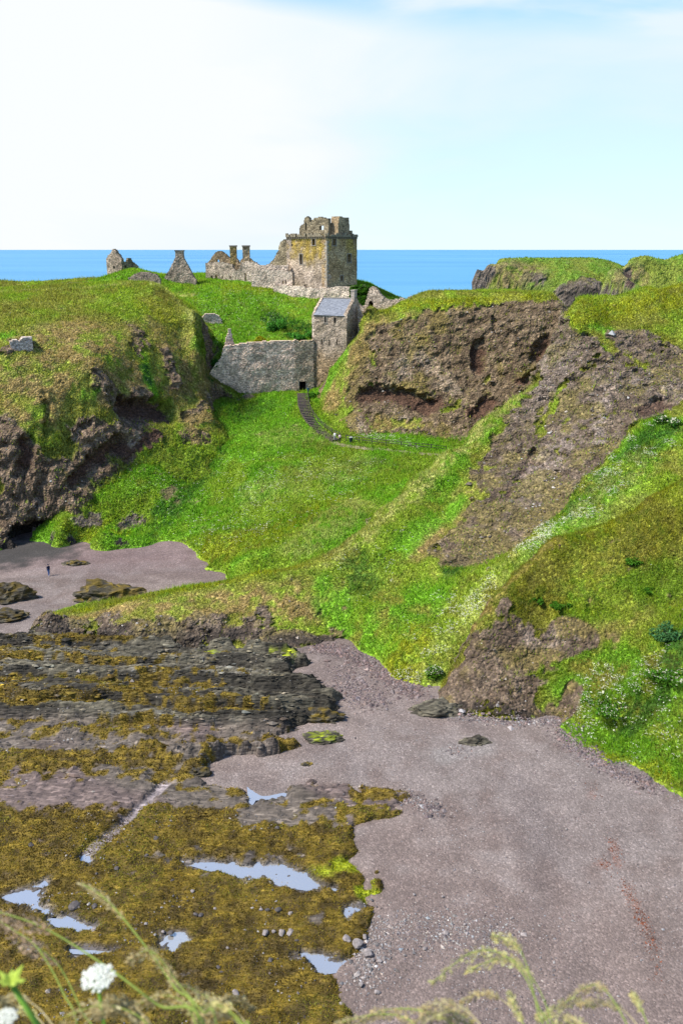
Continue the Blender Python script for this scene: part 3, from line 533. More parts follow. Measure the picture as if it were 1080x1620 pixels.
quads = [(1 + i*ns + k, 1 + i*ns + (k + 1) % ns, 1 + (i + 1)*ns + (k + 1) % ns, 1 + (i + 1)*ns + k)[::-1] for i in range(len(rads) - 1) for k in range(ns)]
sea = np_mesh('sea', A(SV), A([q[::-1] for q in quads]), M['sea']); tag(sea, kind='structure')

def grid_sheet(x0, x1, y0, y1, res):
    xs = np.arange(x0, x1 + res/2, res); ys = np.arange(y0, y1 + res/2, res); gx, gy = np.meshgrid(xs, ys); ny, nx = gx.shape
    idx = np.arange(nx*ny).reshape(ny, nx); F = np.stack([idx[:-1, :-1], idx[:-1, 1:], idx[1:, 1:], idx[1:, :-1]], -1).reshape(-1, 4)
    return gx.ravel(), gy.ravel(), F
def poly_in(poly, x, y):
    poly = A(poly); c = np.zeros(len(x), bool); j = len(poly) - 1
    for i in range(len(poly)):
        xi, yi = poly[i]; xj, yj = poly[j]
        c ^= ((yi > y) != (yj > y)) & (x < (xj - xi)*(y - yi)/(yj - yi + 1e-12) + xi); j = i
    return c
def poly_sd(poly, x, y):
    """signed distance, negative inside"""
    P2 = np.c_[x, y, np.zeros(len(x))].astype(np.float32); pts = [A((*q, 0.0)) for q in poly] + [A((*poly[0], 0.0))]
    d = seg_dist(P2, pts); return np.where(poly_in(poly, x, y), -d, d)
def gpoly(pts, z=0.0): return [tuple(grd(u, v, z)[:2]) for u, v in pts]

SHELF = gpoly([(-150,1004),(60,1006),(200,1018),(380,1030),(440,1024),(480,1034),(500,1050),(470,1068),(520,1085),(545,1105),(535,1135),(450,1165),(475,1180),(430,1200),(350,1206),(330,1225),(395,1236),(420,1250),(500,1232),(560,1240),(640,1243),(665,1265),(640,1290),(585,1310),(575,1345),(600,1390),(625,1440),(590,1480),(610,1500),(560,1545),(565,1600),(545,1660),(520,1800),(-400,1800)])
POOLS = [('large', [(275,1361),(330,1366),(430,1366),(470,1378),(505,1394),(530,1408),(490,1409),(440,1400),(420,1390),(390,1390),(330,1377)], 'long silver tide pool in the golden wrack'),
         ('bay', [(5,1420),(40,1412),(72,1396),(76,1404),(60,1424),(92,1436),(85,1449),(60,1446),(40,1430)], 'forked tide pool at the left of the wrack bed'),
         ('b2', [(78,1452),(100,1450),(146,1468),(120,1472),(82,1462)], 'small tide pool below the forked one'),
         ('b3', [(465,1511),(510,1511),(545,1522),(540,1534),(510,1536),(490,1524)], 'tide pool at the edge of the shingle'),
         ('b4', [(240,1478),(290,1478),(300,1490),(275,1502),(255,1490)], 'little stony tide pool'),
         ('b5', [(395,1246),(415,1248),(452,1256),(455,1262),(410,1264),(398,1280)], 'pale seep pool below the bare rock'),
         ('b6', [(545,1438),(572,1436),(575,1448),(548,1450)], 'tiny tide pool by the green weed'),
         ('b7', [(115,1364),(135,1354),(142,1362),(122,1368)], 'tiny tide pool among wrack'),
         ('b8', [(110,1502),(180,1506),(160,1511),(112,1508)], 'thin tide pool'), ('b9', [(20,1498),(62,1502),(50,1506),(24,1503)], 'thin tide pool two')]
POOLZ = 0.02
pool_polys = [gpoly(q[1], POOLZ) for q in POOLS]

# shingle sheet
gx, gy, F = grid_sheet(BX0, BX1, BY0, BY1, 0.45)
z = beach_z(gx, gy)
# the shingle sags under the shelf
sdS = poly_sd(SHELF, gx, gy)
z = z - 0.9*sstep(0.5, 4.0, -sdS)
PB = np.c_[gx, gy, z]
nb = fbm(PB, 9.0, 4, 811); nbb = fbm(PB, 1.6, 3, 815); nbs = fbm(PB, 22, 2, 818)
bc = lerp(A((0.143, 0.108, 0.093)), A((0.166, 0.130, 0.113)), sstep(-0.5, 0.5, nb + 0.4*nbb))
bc = lerp(bc, A((0.165, 0.145, 0.135)), 0.35*sstep(0.0, 0.8, nbs + 0.5*nbb))
bc = lerp(bc, A((0.150, 0.100, 0.096)), sstep(118, 132, gy)*0.7)                       # the redder shingle of the far cove
dl = seg_dist(PB.astype(np.float32), [grd(60,868), grd(20,875), grd(-60,880)]); bc = lerp(bc, A((0.045, 0.04, 0.036)), (1 - sstep(4.0, 9.5, dl + 2.0*nbb)))
cbx, cby = grd(150, 1330)[:2]; rad = np.hypot(gx - cbx, (gy - cby)*1.15); strk = fbm(np.c_[rad, np.arctan2(gy - cby, gx - cbx)*5, 0*rad], 2.2, 4, 820)
bc = bc*(1 + .10*strk + .10*nbb)[:, None]; bc = lerp(bc, A((0.085, 0.070, 0.068)), .22*sstep(.1, .9, fbm(np.c_[rad, np.arctan2(gy - cby, gx - cbx)*7, 0*rad], 4.0, 3, 826)))
# rusty weed line
for pts, r, s_ in (([(970,1330),(975,1370)], .22, .7), ([(985,1395),(1010,1450),(1035,1500)], .26, .8), ([(955,1370)], .5, .7), ([(940,1240),(935,1260)], .4, .3)):
    dl = seg_dist(PB.astype(np.float32), [grd(*q) for q in pts]); bc = lerp(bc, A((0.24, 0.085, 0.045)), .5*s_*(1 - sstep(0.3*r, 2.2*r, dl + 0.9*np.abs(nbb))))
# sandy wet hollow
dl = seg_dist(PB.astype(np.float32), [grd(700,1195), grd(760,1180)]); bc = lerp(bc, A((0.20, 0.18, 0.165)), 0.6*(1 - sstep(0.5, 2.0, dl + .6*nbb)))
beach = np_mesh('beach', PB, F, M['beach'], col=bc); tag(beach, kind='structure')

# rock shelf
gx, gy, F = grid_sheet(-46, 14, 36, 103, 0.165)
sd = poly_sd(SHELF, gx, gy)
P0 = np.c_[gx, gy, np.zeros(len(gx))].astype(np.float32)
wx = fbm(P0, 9, 3, 901); wy = fbm(P0, 4, 3, 905); nm = fbm(P0, 1.5, 4, 910); nf = fbm(P0, 0.5, 3, 915)
edge = sstep(-0.25, 1.6, -sd + 0.9*nm + 0.5*wx)
nst = fbm(P0, 1.3, 4, 918, ax=(0.22, 1, 1))
# bedding ledges: run across the shore, scarps face the camera
q = gy + 0.06*gx + 0.9*wx + 0.5*wy
def ledge(period, ph, sharp=0.18):
    f = np.mod(q/period + ph, 1.0); return np.where(f < sharp, f/sharp, 1 - (f - sharp)/(1 - sharp))
yb0, yb1 = grd(270,1160)[1], grd(270,1012)[1]
band = sstep(yb0 - 0.4, yb0 + 0.3, q)*(1 - sstep(yb1 - 1, yb1 + 2, q)*0.3)
zs = 0.08 + band*(0.40 + 0.85*ledge(4.3, 0.15, .10) + 0.52*ledge(1.7, 0.4, .12) + 0.16*ledge(0.7, .1, .2) + 0.15*nm + 0.07*nf + .16*nst + .22*ridged(P0, 1.1, 3, 955, ax=(.35, 1, 1)))
mid = (1 - band)*sstep(grd(0,1265)[1], grd(0,1235)[1], q)
zs += mid*(0.24 + .20*ridged(P0, 1.4, 3, 957, ax=(.4, 1, 1)) + 0.45*ledge(5.2, 0.62, .12) + 0.22*nm + 0.10*nf + 0.18*wy)
low = (1 - band)*(1 - sstep(grd(0,1265)[1], grd(0,1235)[1], q))
zs += low*(0.16 + 0.14*nm + 0.07*nf + 0.12*wx + 0.10*ledge(3.4, 0.3, .3))
# a rough long boulder ridge between the bands and the flat rock
rd = seg_dist(P0, [grd(225,1190), grd(290,1205), grd(360,1195), grd(440,1190)]); rb = (1 - sstep(0.2, 1.3, rd + 0.5*nm)); zs += rb*(0.75 + 0.35*nm + .2*nf)
# sandy gully cutting the flat rock
gd = seg_dist(P0, [grd(262,1240), grd(232,1270), grd(205,1295), grd(140,1350)]); zs -= (1 - sstep(0.15, 0.9, gd + .2*nm))*0.45
pin = np.full(len(gx), 9.0)
for pp in pool_polys: pin = np.minimum(pin, poly_sd(pp, gx, gy))
pdip = 1 - sstep(-0.2, 0.5, pin + 0.42*nm + 0.2*nf); zs = zs*(1 - pdip) + pdip*(POOLZ - 0.10 + 0.10*np.maximum(nf, 0)); zs = np.where((pin > 0.0) & (pin < 2.0), np.maximum(zs, POOLZ + 0.05*sstep(0.1, 0.5, pin + 0.15*nm) - 0.05*(pin < 0.15)), zs)
zsh = lerp(np.full((len(gx), 1), -0.75), zs[:, None], edge)[:, 0]
PS = np.c_[gx, gy, zsh]
DARK1 = A((0.026, 0.022, 0.015)); DARK2 = A((0.098, 0.086, 0.058)); GREYR = A((0.112, 0.090, 0.070)); WRACK = A((0.130, 0.088, 0.010)); WRACK2 = A((0.060, 0.040, 0.009)); LIMEW = A((0.24, 0.28, 0.012)); PINKR = A((0.125, 0.088, 0.078))
n7 = fbm(P0, 2.6, 4, 930, ax=(0.25, 1, 1)); n8 = fbm(P0, 0.8, 3, 940)
c = lerp(GREYR, GREYR*0.7, sstep(-0.4, 0.5, nm)); c = lerp(c, PINKR, 0.7*sstep(0.0, 0.5, wx)*(1 - band))
c = lerp(c, lerp(DARK1, DARK2, sstep(-0.4, 0.6, nst + nf*.5)), band)
c = lerp(c, A((0.145, 0.132, 0.105)), band*sstep(0.25, 0.6, n7 + 0.5*n8)*sstep(.2, .7, ledge(1.7, .4, .25))*0.85)                      # barnacled pale streaks
def gy_of(v): return grd(270, v)[1]
def stripe(v0, v1, s=0.5): return sstep(gy_of(v1) - s, gy_of(v1) + s, q)*(1 - sstep(gy_of(v0) - s, gy_of(v0) + s, q))
wrack = np.zeros(len(gx))
wrack = np.maximum(wrack, stripe(1100, 1146, .4)*(1 - sstep(-2, 12, gx - grd(330,1120)[0]))*.85)
wrack = np.maximum(wrack, stripe(1066, 1078, .3)*(0.62 - 0.35*sstep(-22, -6, gx))); wrack = np.maximum(wrack, stripe(1030, 1042, .3)*(0.75*(1 - sstep(-28, -16, gx)))); wrack = np.maximum(wrack, stripe(1050, 1060, .4)*.35)
wrack = np.maximum(wrack, stripe(1205, 1235, .3)*0.85*(1 - sstep(-12, -7, gx))); wrack = np.maximum(wrack, stripe(1160, 1262, .3)*.42)
wrack = np.maximum(wrack, sstep(gy_of(1262), gy_of(1295), q)*1.3)
flat = (1 - sstep(1.2, 2.6, seg_dist(P0, [grd(290,1262), grd(360,1258), grd(440,1275)]) + .8*nm)); flat = np.maximum(flat, (1 - sstep(1.0, 2.2, seg_dist(P0, [grd(30,1262), grd(120,1258), grd(190,1262)]) + .8*nm)))
flat = np.maximum(flat, .75*(1 - sstep(0.6, 1.6, seg_dist(P0, [grd(400,1300), grd(500,1290), grd(540,1300)]) + .6*nm)))
wrack = wrack - 1.2*flat
wrack = np.maximum(wrack, 1.1*(1 - sstep(0.5, 1.5, seg_dist(P0, [grd(560,1255), grd(640,1258)]) + .6*nm)))
wr = sstep(0.42, 0.62, wrack*.9 + 0.55*n7 + 0.45*n8)*(1 - pdip)
c = lerp(c, lerp(WRACK2, WRACK, sstep(-0.5, 0.4, n8 + 0.3*nf)), wr)
lime = np.zeros(len(gx))
for pts, r in (([(575,1413),(600,1414)], .5), ([(545,1375),(510,1385)], 1.0), ([(430,1046),(460,1047)], .8), ([(320,1046),(345,1048)], .5), ([(510,1165),(530,1170)], .9), ([(430,1212)], .4), ([(480,1208)], .4), ([(20,1400-410)], 1.5), ([(590,1400)], .6)):
    pts = [grd(a_, b_) for a_, b_ in pts]; lime = np.maximum(lime, 1 - sstep(0.4*r, 1.5*r, seg_dist(P0, pts) + 0.55*nm))
c = lerp(c, LIMEW, 0.9*lime*sstep(-0.6, 0.1, n8)); c = lerp(c, A((0.10, 0.09, 0.085)), pdip)
sgd = (1 - sstep(0.2, 0.6, gd + .2*nm)); c = lerp(c, A((0.21, 0.175, 0.17)), sgd)
kp = (sd < 0.9); Fk = F[kp[F].any(1)]; used = np.zeros(len(gx), bool); used[Fk] = True; rm = np.cumsum(used) - 1
shelf = np_mesh('rock_shelf', PS[used], rm[Fk], M['shelf'], smooth=False, col=c[used]); tag(shelf, kind='structure')
SH = dict(V=PS, wr=wr, lime=lime, sd=sd, F=F, c=c, band=band, edge=edge, pin=pin)

# tide pools
m, t, n, l, b = mat('pool_water'); b.inputs['Base Color'].default_value = (0.66, 0.63, 0.58, 1); b.inputs['Roughness'].default_value = 0.04; b.inputs['IOR'].default_value = 1.33; b.inputs['Specular IOR Level'].default_value = 1.0
nn = noise_node(t, 3.0, 3, 0.5, geo_pos(t)); bp = n.new('ShaderNodeBump'); bp.inputs['Distance'].default_value = 0.01; bp.inputs['Strength'].default_value = .5; l.new(nn.outputs['Fac'], bp.inputs['Height']); l.new(bp.outputs[0], b.inputs['Normal'])
b.inputs['Metallic'].default_value = 0.75; M['pool'] = m
for (nm_, pts, lab), pp in zip(POOLS, pool_polys):
    cx, cy = np.mean(A(pp), axis=0); e = []
    for x_, y_ in pp:
        dx, dy = x_ - cx, y_ - cy; k = 1 + 0.35/max(0.6, math.hypot(dx, dy)); e.append((cx + dx*k, cy + dy*k, POOLZ))
    mb = MB(); mb.add(e, [tuple(range(len(e)))]); o = mb.build('tide_pool', M['pool']); tag(o, kind='structure')
    if o.data.polygons[0].normal.z < 0: o.data.flip_normals()
# ------------------------------------------------------------------ masonry
def adopt(o, parent):
    o.parent = parent; o.location = -Vector(parent.location); return o
def sight(Ap, Bp, u, v):
    """where the sight line (u, v) meets the vertical plane through Ap-Bp: (distance along, height)"""
    Ap = A(Ap[:2], float); Bp = A(Bp[:2], float); d = (Bp - Ap)/np.linalg.norm(Bp - Ap)
    yu = (CV - v)/FPX; rx, ry, rz = (u - CU)/FPX, CP + yu*SP, -SP + yu*CP
    Mx = A([[rx, -d[0]], [ry, -d[1]]]); t, s = np.linalg.solve(Mx, Ap); return s, HCAM + t*rz
BUFF = A((0.250, 0.200, 0.130)); GREYS = A((0.225, 0.195, 0.165)); PALES = A((0.370, 0.325, 0.285)); LICH = A((0.225, 0.172, 0.040)); DARKS = A((0.125, 0.112, 0.078)); BROWNS = A((0.185, 0.138, 0.080))
def wall(name, Ap, Bp, top, bottom, thick=0.8, openings=(), res=0.25, parent=None, colf=None, c0=GREYS, seed=0, rag=0.15, inward=1):
    """a rubble wall standing on the line Ap-Bp; top and bottom are (along, height) outlines; openings are (s0, s1, z0, z1) holes right through"""
    Ap = A(Ap[:2], float); Bp = A(Bp[:2], float); Ld = np.linalg.norm(Bp - Ap); d = (Bp - Ap)/Ld; nrm_ = A((d[1], -d[0]))      # front = right-hand side of A->B
    ts, th = zip(*top); bs, bh = zip(*bottom)
    s0, s1 = 0.0, Ld; z0 = min(bh); z1 = max(th) + rag
    def lines(a, b_, cuts):
        g = list(np.linspace(a, b_, max(2, int(round((b_ - a)/res)) + 1)))
        g = [x for x in g if all(abs(x - c_) > res*0.45 for c_ in cuts) or x in (a, b_)] + list(cuts); return A(sorted(g))
    sl = lines(s0, s1, sorted({x for o in openings for x in o[:2]})); zl = lines(z0, z1, sorted({x for o in openings for x in o[2:4]}))
    sc = (sl[:-1] + sl[1:])/2; zc = (zl[:-1] + zl[1:])/2; S, Z = np.meshgrid(sc, zc)
    tz = np.interp(sc, ts, th) + rag*fbm(np.c_[sc, sc*0 + seed, sc*0], 0.8, 2, seed)
    bz = np.interp(sc, bs, bh)
    inc = (Z <= tz[None]) & (Z >= bz[None] - 0.01)
    for o in openings:
        hole = (S > o[0]) & (S < o[1]) & (Z > o[2]) & (Z < o[3])
        if len(o) > 4:                                        # round-headed
            mid = (o[0] + o[1])/2; rr = (o[1] - o[0])/2; hole &= ~((Z > o[3] - rr) & (np.hypot(S - mid, Z - (o[3] - rr)) > rr))
        inc &= ~hole
    ny, nx = inc.shape; gs, gz = np.meshgrid(sl, zl); n_ = (nx + 1)*(ny + 1)
    s_f = gs.ravel(); z_f = gz.ravel()
    PP = np.c_[Ap[0] + d[0]*s_f, Ap[1] + d[1]*s_f, z_f]
    rel = 0.05*vnoise(PP*4.0, seed + 3) + 0.09*fbm(PP, 1.6, 2, seed + 5)
    Fr = PP + np.c_[nrm_[0]*rel, nrm_[1]*rel, 0.03*vnoise(PP*3.1, seed + 8)]; Bk = PP - np.c_[nrm_[0]*thick + 0*s_f, nrm_[1]*thick + 0*s_f, 0*s_f]*inward
    V = np.r_[Fr, Bk]; idx = np.arange(n_).reshape(ny + 1, nx + 1); a, b_, c_, e = idx[:-1, :-1], idx[:-1, 1:], idx[1:, 1:], idx[1:, :-1]
    F = [np.stack([a, b_, c_, e], -1)[inc], np.stack([e, c_, b_, a], -1)[inc] + n_]
    pad = np.pad(inc, 1)
    for dy, dx, p, q in ((0, -1, a, e), (0, 1, c_, b_), (-1, 0, b_, a), (1, 0, e, c_)):
        nb_ = pad[1 + dy:1 + dy + ny, 1 + dx:1 + dx + nx]; ed = inc & ~nb_
        F.append(np.stack([p[ed], q[ed], q[ed] + n_, p[ed] + n_], -1)[:, ::-1])
    F = np.concatenate(F); used = np.zeros(len(V), bool); used[F] = True; rm_ = np.cumsum(used) - 1
    n1 = fbm(V, 2.5, 3, seed + 11); n2 = fbm(V, 0.7, 2, seed + 12); cc = lerp(np.broadcast_to(c0*0.95, V.shape), c0*1.3, sstep(-0.5, 0.5, n1 + n2*.5))
    if colf is not None: cc = colf(np.r_[s_f, s_f], np.r_[z_f, z_f], cc, n1, n2)
    cc = cc*A((1.32, 1.19, 1.03))
    o = np_mesh(name, V[used], rm_[F], M['masonry'], col=cc[used], smooth=False)
    if parent: adopt(o, parent)
    return o
def sights(Ap, Bp, pts): return [sight(Ap, Bp, *q) for q in pts]
def hole(Ap, Bp, u0, v0, u1, v1, *k):
    s0, za = sight(Ap, Bp, u0, (v0 + v1)/2); s1, zb = sight(Ap, Bp, u1, (v0 + v1)/2); um = (u0 + u1)/2
    return (s0, s1, sight(Ap, Bp, um, v1)[1], sight(Ap, Bp, um, v0)[1]) + k
def surround(Ap, Bp, o, parent, w=0.17, proud=0.05, name='window_surround', m_='dressed'):
    """dressed stones round an opening, standing a little proud of the wall"""
    Ap = A(Ap[:2], float); Bp = A(Bp[:2], float); d = (Bp - Ap)/np.linalg.norm(Bp - Ap); nn_ = A((d[1], -d[0])); rz = math.atan2(d[1], d[0]); mb = MB()
    def bx(sa, sb, za, zb):
        c_ = Ap + d*(sa + sb)/2 + nn_*(proud - 0.15); mb.box((c_[0], c_[1], (za + zb)/2), (sb - sa, 0.3, zb - za), rz)
    bx(o[0] - w, o[0], o[2], o[3]); bx(o[1], o[1] + w, o[2], o[3]); bx(o[0] - w - .08, o[1] + w + .08, o[3], o[3] + w); bx(o[0] - w - .08, o[1] + w + .08, o[2] - w*.8, o[2])
    return adopt(mb.build(name, M[m_]), parent)

# ---- the keep -----------------------------------------------------------
K0 = pix(517, 458, 206.0)[:2]; th = math.radians(39.6); dl_ = A((-math.cos(th), math.sin(th))); dr_ = A((math.sin(th), math.cos(th)))
KL = K0[:2] + dl_*12.2; KR = K0[:2] + dr_*10.8; KB = KL + dr_*10.8
kz0 = 34.5; kzt = sight(KL, K0, 517, 370.5)[1]
tower = empty('tower_house', (K0[0] + (dl_[0]*6 + dr_[0]*5), K0[1] + dl_[1]*6 + dr_[1]*5, kz0), 0, 'tall square ruined tower house with yellow lichen and small dark windows', 'tower')
LW = [hole(KL, K0, 493.5, 378, 498.5, 388), hole(KL, K0, 474, 402, 478.2, 418), hole(KL, K0, 460.5, 386, 462.8, 389.5), hole(KL, K0, 481, 451, 483.5, 455)]
RW = [hole(K0, KR, 526, 378, 531.5, 388.5), hole(K0, KR, 549.5, 402, 555, 415.5), hole(K0, KR, 538.5, 436, 542.5, 444.5), hole(K0, KR, 556, 385, 558, 388)]
def col_left(s, z, c, n1, n2):
    L_ = 12.2; up = sstep(kzt - 7.5, kzt - 4.0, z + 1.6*n1 + .8*n2); along = sstep(0.5, 3.0, s + 1.2*n1)
    streak = 0.5 + 0.5*np.sin(s*3.1 + 1.3*n1)
    lo = lerp(np.broadcast_to(PALES*0.95, c.shape), GREYS*1.05, sstep(-0.3, 0.5, n1))
    lo = lerp(lo, BUFF*1.1, 0.5*sstep(kzt - 10, kzt - 5, z))
    c = lerp(lo, LICH*(1.0 + .25*n1[:, None]), up*along*(0.72 + 0.28*streak)*sstep(-1.3, -0.4, n2 + .3*n1)); return lerp(c, DARKS, 0.6*sstep(kzt - 0.9, kzt - 0.2, z))
def col_right(s, z, c, n1, n2):
    c = lerp(np.broadcast_to(BROWNS*1.45, c.shape), BUFF*1.35, sstep(-0.4, 0.5, n1 + .5*n2)); y = sstep(kzt - 7, kzt - 3, z + 1.5*n1)*sstep(6.0, 8.5, s + n1); y2 = .5*sstep(kzt - 4, kzt - 1, z + n1)
    c = lerp(c, LICH*1.15, np.clip(0.65*y + 0.35*y2, 0, 1)); c = lerp(c, PALES*.85, 0.45*sstep(kzt - 9.5, kzt - 13, z + n1)); return lerp(c, DARKS, 0.6*sstep(kzt - 0.9, kzt - 0.2, z))
wall('wall', KL, K0, [(0, kzt), (12.2, kzt)], [(0, kz0), (12.2, kz0)], 1.5, LW, 0.24, tower, col_left, seed=21, rag=0.0)
wall('wall', K0, KR, [(0, kzt), (10.8, kzt)], [(0, kz0), (10.8, kz0)], 1.5, RW, 0.24, tower, col_right, seed=22, rag=0.0)
wall('wall', KR, KB, [(0, kzt), (12.2, kzt)], [(0, kz0), (12.2, kz0)], 1.5, (), 0.6, tower, None, BROWNS, 23, 0.0)
wall('wall', KB, KL, [(0, kzt), (10.8, kzt)], [(0, kz0), (10.8, kz0)], 1.5, (), 0.6, tower, None, GREYS, 24, 0.0)
for Ap, Bp, hs in ((KL, K0, LW[:2]), (K0, KR, RW[:3])):
    for o in hs: surround(Ap, Bp, o, tower)
mb = MB()                                                       # roof deck, a floor inside, so the windows look into darkness
kc = (KL + KR)/2
for zz_ in (kzt - 0.75, kzt - 6.0, kzt - 9.5): mb.box((kc[0], kc[1], zz_), (10.4, 9.2, 0.3), math.atan2(-dl_[1], -dl_[0]))
adopt(mb.build('floor', M['step']), tower)
# corbel course and parapet
mbc = MB(); mbp = MB()
for Pa, Pb in ((KL, K0), (K0, KR), (KR, KB), (KB, KL)):
    d = (Pb - Pa)/np.linalg.norm(Pb - Pa); nn_ = A((d[1], -d[0])); Lw = np.linalg.norm(Pb - Pa); rz = math.atan2(d[1], d[0]); k = int(Lw/0.55)
    for i in range(k):
        c_ = Pa + d*(i + .5)*Lw/k + nn_*0.06; mbc.box((c_[0], c_[1], kzt - 0.72 + random.uniform(-.03, .03)), (0.24, 0.36, 0.42), rz, 0.02)
    k = int(Lw/0.5)
    for i in range(k):
        if random.random() < 0.13: continue
        hh = random.uniform(0.30, 0.82); c_ = Pa + d*(i + .5)*Lw/k + nn_*0.09; mbp.box((c_[0], c_[1], kzt - 0.5 + hh/2), (Lw/k*1.03, 0.40, hh), rz, 0.025)
adopt(mbc.build('corbel_course', plain('weathered_corbels', (0.15, 0.125, 0.09), var=.4)), tower); adopt(mbp.build('parapet', plain('weathered_parapet', (0.215, 0.175, 0.115), var=.5, scale=2.5)), tower)
# broken cap-house on the roof
def offs(p, a, b_): return p + dl_*a + dr_*b_
zt = kzt - 0.9
Ca, Cb = offs(KL, -1.2, 3.2), offs(K0[:2], 2.2, 3.2)
sg = lambda *q: sight(Ca, Cb, *q)
topc = sights(Ca, Cb, [(455,366),(472,366),(475,358),(480,353),(482,344),(489,345),(490,350),(492,350),(494,346),(503,344),(512,343),(519,346),(524,352),(528,360),(530,367),(560,368)])
wall('cap_house_wall', Ca, Cb, topc, [(0, zt), (30, zt)], 0.8, [hole(Ca, Cb, 483, 352, 485.2, 364), hole(Ca, Cb, 505, 357, 512, 364)], 0.2, tower, None, DARKS*1.25, 31, 0.25)
Cd = offs(K0[:2], 2.2, 3.2); Ce = offs(K0[:2], 2.2, 7.0)
wall('cap_house_wall', Cd, Ce, [(0, zt + 0.6), (1.0, zt + 0.4), (1.5, zt + 0.3), (3.8, zt + 0.2)], [(0, zt), (9, zt)], 0.7, (), 0.25, tower, None, DARKS*1.4, 33, 0.25)
Ta, Tb = offs(K0[:2], 0.4, 4.4), offs(K0[:2], 0.4, 9.6)
topt = sights(Ta, Tb, [(528,366),(531,356),(532,352),(535,352),(536,343),(541,342),(542,344),(552.5,343),(552.8,366),(570,368)])
wall('cap_house_wall', Ta, Tb, topt, [(0, zt), (20, zt)], 2.2, [hole(Ta, Tb, 541.5, 357, 543.5, 360)], 0.2, tower, None, BUFF*0.75, 35, 0.15)
# pale quoins up the near corner
mb = MB(); zq = kz0 + 2.4; i = 0
while zq < kzt - 1.4:
    hh = random.uniform(0.32, 0.5); a, b_ = (0.75, 0.4) if i % 2 else (0.4, 0.75)
    c_ = K0[:2] + dl_*(a/2 - 0.06) + dr_*(b_/2 - 0.06); mb.box((c_[0], c_[1], zq + hh/2), (a, b_, hh*0.92), math.atan2(-dl_[1], -dl_[0]), 0.02); zq += hh; i += 1
adopt(mb.build('quoins', plain('pale_quoins', (0.33, 0.275, 0.21), var=.45, scale=2.2)), tower)

# ---- the roofless range with two chimneys, left of the keep ---------------
Ra, Rb = pix(326, 440, 219), pix(456, 440, 212)
rng_o = empty('ruined_range', tuple(pix(390, 445, 216)), 0, 'long roofless stone range with two tall chimney stacks beside the tower', 'ruin')
top = sights(Ra, Rb, [(320,416),(328,416),(350,415),(366,417),(369,424),(374,428),(379,424),(382,415),(388,414),(402,415),(410,418),(430,419),(444,420),(456,419),(470,419)])
wall('wall', Ra, Rb, top, [(0, 36.0), (40, 34.0)], 0.7, [hole(Ra, Rb, 334, 436, 336.5, 441), hole(Ra, Rb, 340, 434.5, 344.5, 441, 1), hole(Ra, Rb, 351, 437, 353, 441), hole(Ra, Rb, 363.5, 437, 366, 441), hole(Ra, Rb, 387, 432, 389.5, 444), hole(Ra, Rb, 404, 432, 405.5, 434)], 0.22, rng_o, lambda s, z, c, n1, n2: lerp(c, PALES*1.1, .8*sstep(6, 14, s + 2*n1)), GREYS*1.1, 41, 0.12)
Ga, Gb = pix(326, 440, 223), pix(372, 440, 221)
wall('gable', Ga, Gb, sights(Ga, Gb, [(320,417),(328,416),(334,408),(338,403),(343,398),(348,396.5),(353,399),(358,403),(362,408),(372,410)]), [(0, 36), (12, 36)], 0.7, [hole(Ga, Gb, 343, 411, 347, 417)], 0.2, rng_o, None, BUFF*0.8, 42, 0.1)
Ga, Gb = pix(362, 440, 220.5), pix(408, 440, 218.5)
wall('gable', Ga, Gb, sights(Ga, Gb, [(360,410),(365,408),(376,409),(378,416),(382,411),(386,407),(392,406.5),(398,410),(404,416),(410,420)]), [(0, 36), (12, 36)], 0.7, (), 0.22, rng_o, None, BUFF*0.8, 43, 0.12)
def chimney(u0, u1, vt, vb, Y, c_, parent):
    a = pix(u0, vb, Y); b_ = pix(u1, vb, Y); t_ = pix(u0, vt, Y); w = b_[0] - a[0]; mb = MB(); cx = (a[0] + b_[0])/2; hh = t_[2] - a[2]
    o = wall('chimney_stack', (a[0], Y), (b_[0], Y), [(0, t_[2]), (w, t_[2])], [(0, a[2] - 1), (w, a[2] - 1)], 1.0, (), 0.25, parent, None, c_, int(u0), 0.03)
    mb.box((cx, Y + 0.5, t_[2] + 0.05), (w + 0.25, 1.3, 0.28), 0, 0.03); cap = mb.build('chimney_cap', M['cap']); cap.parent = o
    return o
M['cap'] = plain('chimney_cap_stone', (0.17, 0.145, 0.115), var=.4)
chimney(364, 374.5, 389.5, 412, 220, lerp(A([LICH]), BUFF, A([.45]))[0], rng_o); chimney(384, 395, 389.5, 409, 219, BUFF*1.1, rng_o)
# lower wall stepping down towards the keep and its tall broken gable
Wa, Wb = pix(398, 440, 211), pix(462, 440, 208.5)
wall('wall', Wa, Wb, sights(Wa, Wb, [(395,430),(410,428),(430,426),(450,428),(458,430),(466,430)]), [(0, 34), (20, 33)], 0.8, [hole(Wa, Wb, 446.5, 444, 449.5, 449), hole(Wa, Wb, 451, 442, 453, 449)], 0.22, rng_o, None, PALES*.95, 45, 0.2)
Wa, Wb = pix(424, 440, 218), pix(462, 440, 214)
wall('gable', Wa, Wb, sights(Wa, Wb, [(423,420),(428,414),(432,410),(436,404),(440,398),(441,391),(443,384),(447,379),(449,377.5),(452,380),(455,379),(470,378)]), [(0, 35), (20, 35)], 0.9, [hole(Wa, Wb, 428, 421, 433, 425), hole(Wa, Wb, 437, 420, 441, 425)], 0.22, rng_o, None, DARKS*1.25, 46, 0.3)

